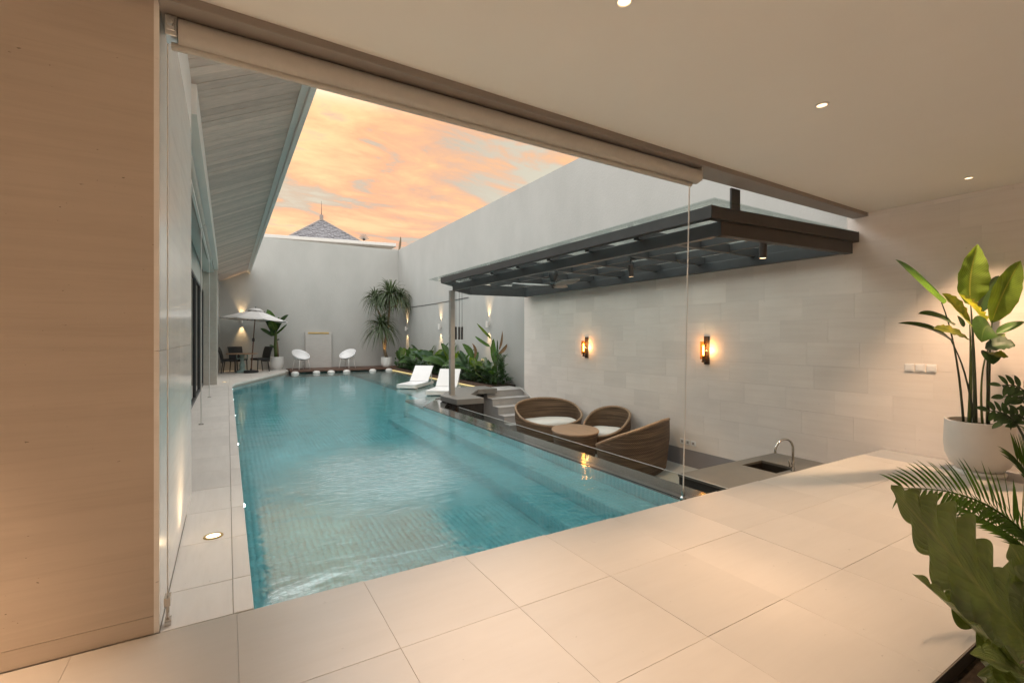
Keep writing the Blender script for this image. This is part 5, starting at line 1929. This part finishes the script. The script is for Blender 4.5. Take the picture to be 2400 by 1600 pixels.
# low ground cover
gc = MB()
for k in range(1500):
    y_ = random.uniform(12.0, 21.35)
    x = random.uniform(6.53, 7.2)
    z_ = random.uniform(0.02, 0.42) * random.uniform(0.5, 1)
    a = random.uniform(0, 6.28)
    L = random.uniform(0.12, 0.28)
    d = Vector((math.cos(a), math.sin(a), random.uniform(-0.2, 0.9)))
    c = Vector((x, y_, z_))
    tip = c + d.normalized() * L
    tip.x = min(tip.x, GX - 0.02)
    tip.z = max(tip.z, 0.01)
    leaf_geo(gc, c, c.lerp(tip, 0.5) + Vector((0, 0, 0.03)), tip, L * 0.38, Vector((0, 0, 1)) + CV * 0.4, nseg=4, cross=1, fold=0.25, prof='ellip')
setp(gc.build('ground_cover', 'leaf_dark', smooth=True), 'dense low green foliage filling the planting bed', 'ground cover', kind='stuff')


# ================================================================== RATTAN SUITE
def rattan_seat(name, loc, rz, a_, b_, hi, lo, label, cat, group):
    """oval woven shell, high at the back (+y), low in front"""
    t_ = thing(name, label, cat, loc, rz, group)
    na, nz_ = 72, 30
    vs, uvs, fs = [], [], []
    seat_z = 0.34

    def rimz(an):
        bk = 0.5 + 0.5 * math.sin(an)
        return lo + (hi - lo) * (bk ** 0.85)
    for side in (0, 1):
        for i in range(nz_ + 1):
            for k in range(na + 1):
                an = 2 * math.pi * k / na
                t = i / nz_
                z_ = rimz(an) * t
                tap = 0.90 + 0.10 * min(1, z_ / 0.5)
                off = -0.028 if side else 0.0
                wob = 0.0022 * math.sin(i * math.pi)
                ex = 2.5
                ca_, sa_ = math.cos(an), math.sin(an)
                rr_ = (abs(ca_) ** ex + abs(sa_) ** ex) ** (-1 / ex)
                vs.append(((a_ * tap + off) * rr_ * ca_, (b_ * tap + off) * rr_ * sa_, z_ + 0.012))
                uvs.append((k / na * (a_ + b_) / 0.95, z_ * 1.3))
        base = side * (nz_ + 1) * (na + 1)
        for i in range(nz_):
            for k in range(na):
                p = base + i * (na + 1) + k
                q = (p, p + 1, p + na + 2, p + na + 1)
                fs.append(q if not side else q[::-1])
    MB().add(vs, fs, uvs).build('shell', 'wicker', t_, smooth=True)
    rim = []
    for k in range(na + 1):
        an = 2 * math.pi * k / na
        ca_, sa_ = math.cos(an), math.sin(an)
        rr_ = (abs(ca_) ** 2.5 + abs(sa_) ** 2.5) ** (-1 / 2.5)
        tap = 0.90 + 0.10 * min(1, rimz(an) / 0.5)
        rim.append(((a_ * tap - 0.014) * rr_ * ca_, (b_ * tap - 0.014) * rr_ * sa_, rimz(an) + 0.012))
    MB().tube(rim, 0.026, 10, cap=False).build('rim', 'wicker_rim', t_, smooth=True)
    MB().lathe([(0.0, seat_z - 0.06), (1.0, seat_z - 0.06), (1.0, seat_z - 0.02), (0.0, seat_z - 0.02)], (0, 0, 0), 48, a_ * 0.915, b_ * 0.915).build('seat', 'wicker_rim', t_)
    cs = [(0.0, seat_z - 0.018), (0.86, seat_z - 0.018), (0.93, seat_z + 0.01), (0.945, seat_z + 0.05), (0.92, seat_z + 0.085), (0.84, seat_z + 0.108), (0.5, seat_z + 0.122), (0.0, seat_z + 0.126)]
    vs, fs = [], []
    n = 56
    for r_, z_ in cs:
        for k in range(n):
            an = 2 * math.pi * k / n
            ca_, sa_ = math.cos(an), math.sin(an)
            rr_ = (abs(ca_) ** 2.6 + abs(sa_) ** 2.6) ** (-1 / 2.6)
            wob = 0.004 * math.sin(an * 5 + z_ * 30) * r_
            vs.append((a_ * 0.90 * r_ * rr_ * ca_, b_ * 0.90 * r_ * rr_ * sa_, z_ + wob))
    for i in range(len(cs) - 1):
        for k in range(n):
            fs.append((i * n + k, i * n + (k + 1) % n, (i + 1) * n + (k + 1) % n, (i + 1) * n + k))
    MB().add(vs, fs).build('cushion', 'cushion', t_, smooth=True)
    return t_


FZ = -0.90
rattan_seat('rattan_loveseat', (6.20, 8.72, FZ), R(-12), 0.77, 0.50, 0.86, 0.36, 'brown rattan loveseat with white cushion at the foot of the stairs', 'sofa', 'rattan lounge seats')
rattan_seat('rattan_armchair', (6.56, 7.22, FZ), R(-72), 0.46, 0.42, 0.84, 0.34, 'single round rattan armchair with white cushion against the stone wall', 'armchair', 'rattan lounge seats')
rattan_seat('rattan_loveseat', (6.06, 5.98, FZ), R(-160), 0.87, 0.50, 0.88, 0.38, 'brown rattan loveseat showing its woven back, nearest the sink counter', 'sofa', 'rattan lounge seats')
rt_ = thing('rattan_table', 'low oval rattan coffee table with wooden top between the seats', 'table', (5.66, 7.10, FZ), R(-31))
vs, uvs, fs = [], [], []
na, nz_ = 48, 10
for i in range(nz_ + 1):
    for k in range(na + 1):
        an = 2 * math.pi * k / na
        t = i / nz_
        tap = 0.84 + 0.16 * t
        vs.append((0.43 * tap * math.cos(an), 0.54 * tap * math.sin(an), 0.002 + 0.52 * t))
        uvs.append((k / na, t * 0.6))
for i in range(nz_):
    for k in range(na):
        p = i * (na + 1) + k
        fs.append((p, p + 1, p + na + 2, p + na + 1))
MB().add(vs, fs, uvs).build('base', 'wicker', rt_, smooth=True)
MB().lathe([(0.0, 0.5225), (0.99, 0.5225), (1.0, 0.53), (1.0, 0.548), (0.985, 0.556), (0.0, 0.556)], (0, 0, 0), 56, 0.445, 0.555).build('tabletop', 'table_wood', rt_, smooth=True, auto=35)

# ================================================================== BEYOND THE WALL
nb_ = thing('neighbour_house', 'grey tiled pyramid roof and white eaves of the house behind the back wall', 'house', (7.0, 40.0, -2.2))
NB = Vector(nb_.location)


def pix_y(u, v, Y):
    a = (u - 1200) / FPX
    f_ = Y / (CY - a * SY)
    return at(u, v, f_)


# white eaves slab
el_, er_ = pix_y(560 + 250 / 5.6, 440 + 590 / 5.6, 31.0), pix_y(560 + 2060 / 5.6, 440 + 735 / 5.6, 31.0)
zt_ = (el_.z + er_.z) / 2
MB().bar((el_.x - 1.5 - NB.x, 33.0 - NB.y, el_.z - 0.18 - NB.z), (er_.x - NB.x, 33.0 - NB.y, er_.z - 0.08 - NB.z), 4.0, 0.2).build('eaves', 'white_paint', nb_, bevel=0.02)
MB().box(el_.x - 1.4 - NB.x, er_.x - 1.0 - NB.x, 31.9 - NB.y, 40 - NB.y, 0.0, zt_ - 0.35 - NB.z).build('wall', 'white_paint', nb_)
ap = pix_y(560 + 1083 / 5.6, 440 + 425 / 5.6, 38.0)
rl, rr2 = pix_y(560 + 560 / 5.6, 440 + 615 / 5.6, 34.2), pix_y(560 + 1640 / 5.6, 440 + 715 / 5.6, 34.2)
zb2 = zt_ - 0.1
hwid = (rr2.x - rl.x) / 2 * 1.32
cxx, cyy_ = ap.x, 38.0
rf = MB()
base = [Vector((cxx - hwid, cyy_ - 3.9, zb2)), Vector((cxx + hwid, cyy_ - 3.9, zb2)), Vector((cxx + hwid, cyy_ + 3.9, zb2)), Vector((cxx - hwid, cyy_ + 3.9, zb2))]
apx = Vector((cxx, cyy_, ap.z))
rf.add([b - NB for b in base] + [apx - NB], [(0, 1, 4), (1, 2, 4), (2, 3, 4), (3, 0, 4), (3, 2, 1, 0)])
roof = rf.build('roof', 'roof_ridge', nb_)
# shingle courses on the side that shows: separate tiles in stepped rows
sh = MB()
rows = 19
for i in range(rows):
    t0, t1 = i / rows, (i + 1.25) / rows
    if t1 > 0.985:
        t1 = 0.985
    a0, b0 = base[0].lerp(apx, t0), base[1].lerp(apx, t0)
    a1, b1 = base[0].lerp(apx, t1), base[1].lerp(apx, t1)
    n = max(2, int((b0 - a0).length / 0.21))
    for k in range(n):
        s0, s1 = (k + 0.03) / n, (k + 0.97) / n
        up_ = Vector((0, -0.03, 0.05)) * random.uniform(0.6, 1.3)
        p = [a0.lerp(b0, s0) + up_ * 1.4, a0.lerp(b0, s1) + up_ * 1.4, a1.lerp(b1, s1) + up_ * 0.4, a1.lerp(b1, s0) + up_ * 0.4]
        q = [a0.lerp(b0, s0), a0.lerp(b0, s1)]
        vs = [v_ - NB for v_ in p + q]
        sh.add(vs, [(0, 1, 2, 3), (4, 5, 1, 0)])
sh.build('roof_tiles', 'tile_roof', roof, kind='stuff')
for b_ in (base[0], base[1]):
    MB().tube([b_ - NB + Vector((0, 0, 0.02)), apx - NB + Vector((0, 0, 0.05))], 0.07, 6).build('ridge', 'roof_ridge', nb_)
MB().box(cxx - 0.12 - NB.x, cxx + 0.12 - NB.x, cyy_ - 0.12 - NB.y, cyy_ + 0.12 - NB.y, ap.z - 0.1 - NB.z, ap.z + 0.38 - NB.z).build('finial', 'roof_ridge', nb_, bevel=0.02)
MB().tube([(cxx - NB.x, cyy_ - NB.y, ap.z + 0.3 - NB.z), (cxx - NB.x, cyy_ - NB.y, ap.z + 1.45 - NB.z)], [0.03, 0.008], 6).build('lightning_rod', 'dark_steel', nb_)
# fan shaped crest on the eave
fc = pix_y(560 + 1640 / 5.6, 440 + 690 / 5.6, 32.5)
cr = MB()
for k in range(9):
    a = R(20 + 140 * k / 8)
    cr.bar(fc - NB, fc - NB + Vector((math.cos(a) * 0.36, 0, math.sin(a) * 0.42)), 0.05, 0.03, up=(0, 1, 0))
cr.build('roof_crest', 'roof_ridge', nb_)
# dry palm spear behind the corner
dp = pix_y(560 + 2100 / 5.6, 440 + 840 / 5.6, 24.2)
m = MB()
tp_ = pix_y(560 + 2120 / 5.6, 440 + 645 / 5.6, 24.2)
low = Vector((dp.x - 0.1, 24.2, -2.2))
m.tube([low, dp, tp_], [0.06, 0.05, 0.012], 8)
leaf_geo(m, dp, dp.lerp(tp_, 0.5) + Vector((0.05, 0, 0)), tp_ + Vector((0.02, 0, 0.02)), 0.16, CV, nseg=8, cross=1, fold=0.5, prof='ellip')
setp(m.build('dry_palm', 'bark', smooth=True), 'dry brown palm spear showing above the wall corner', 'palm')
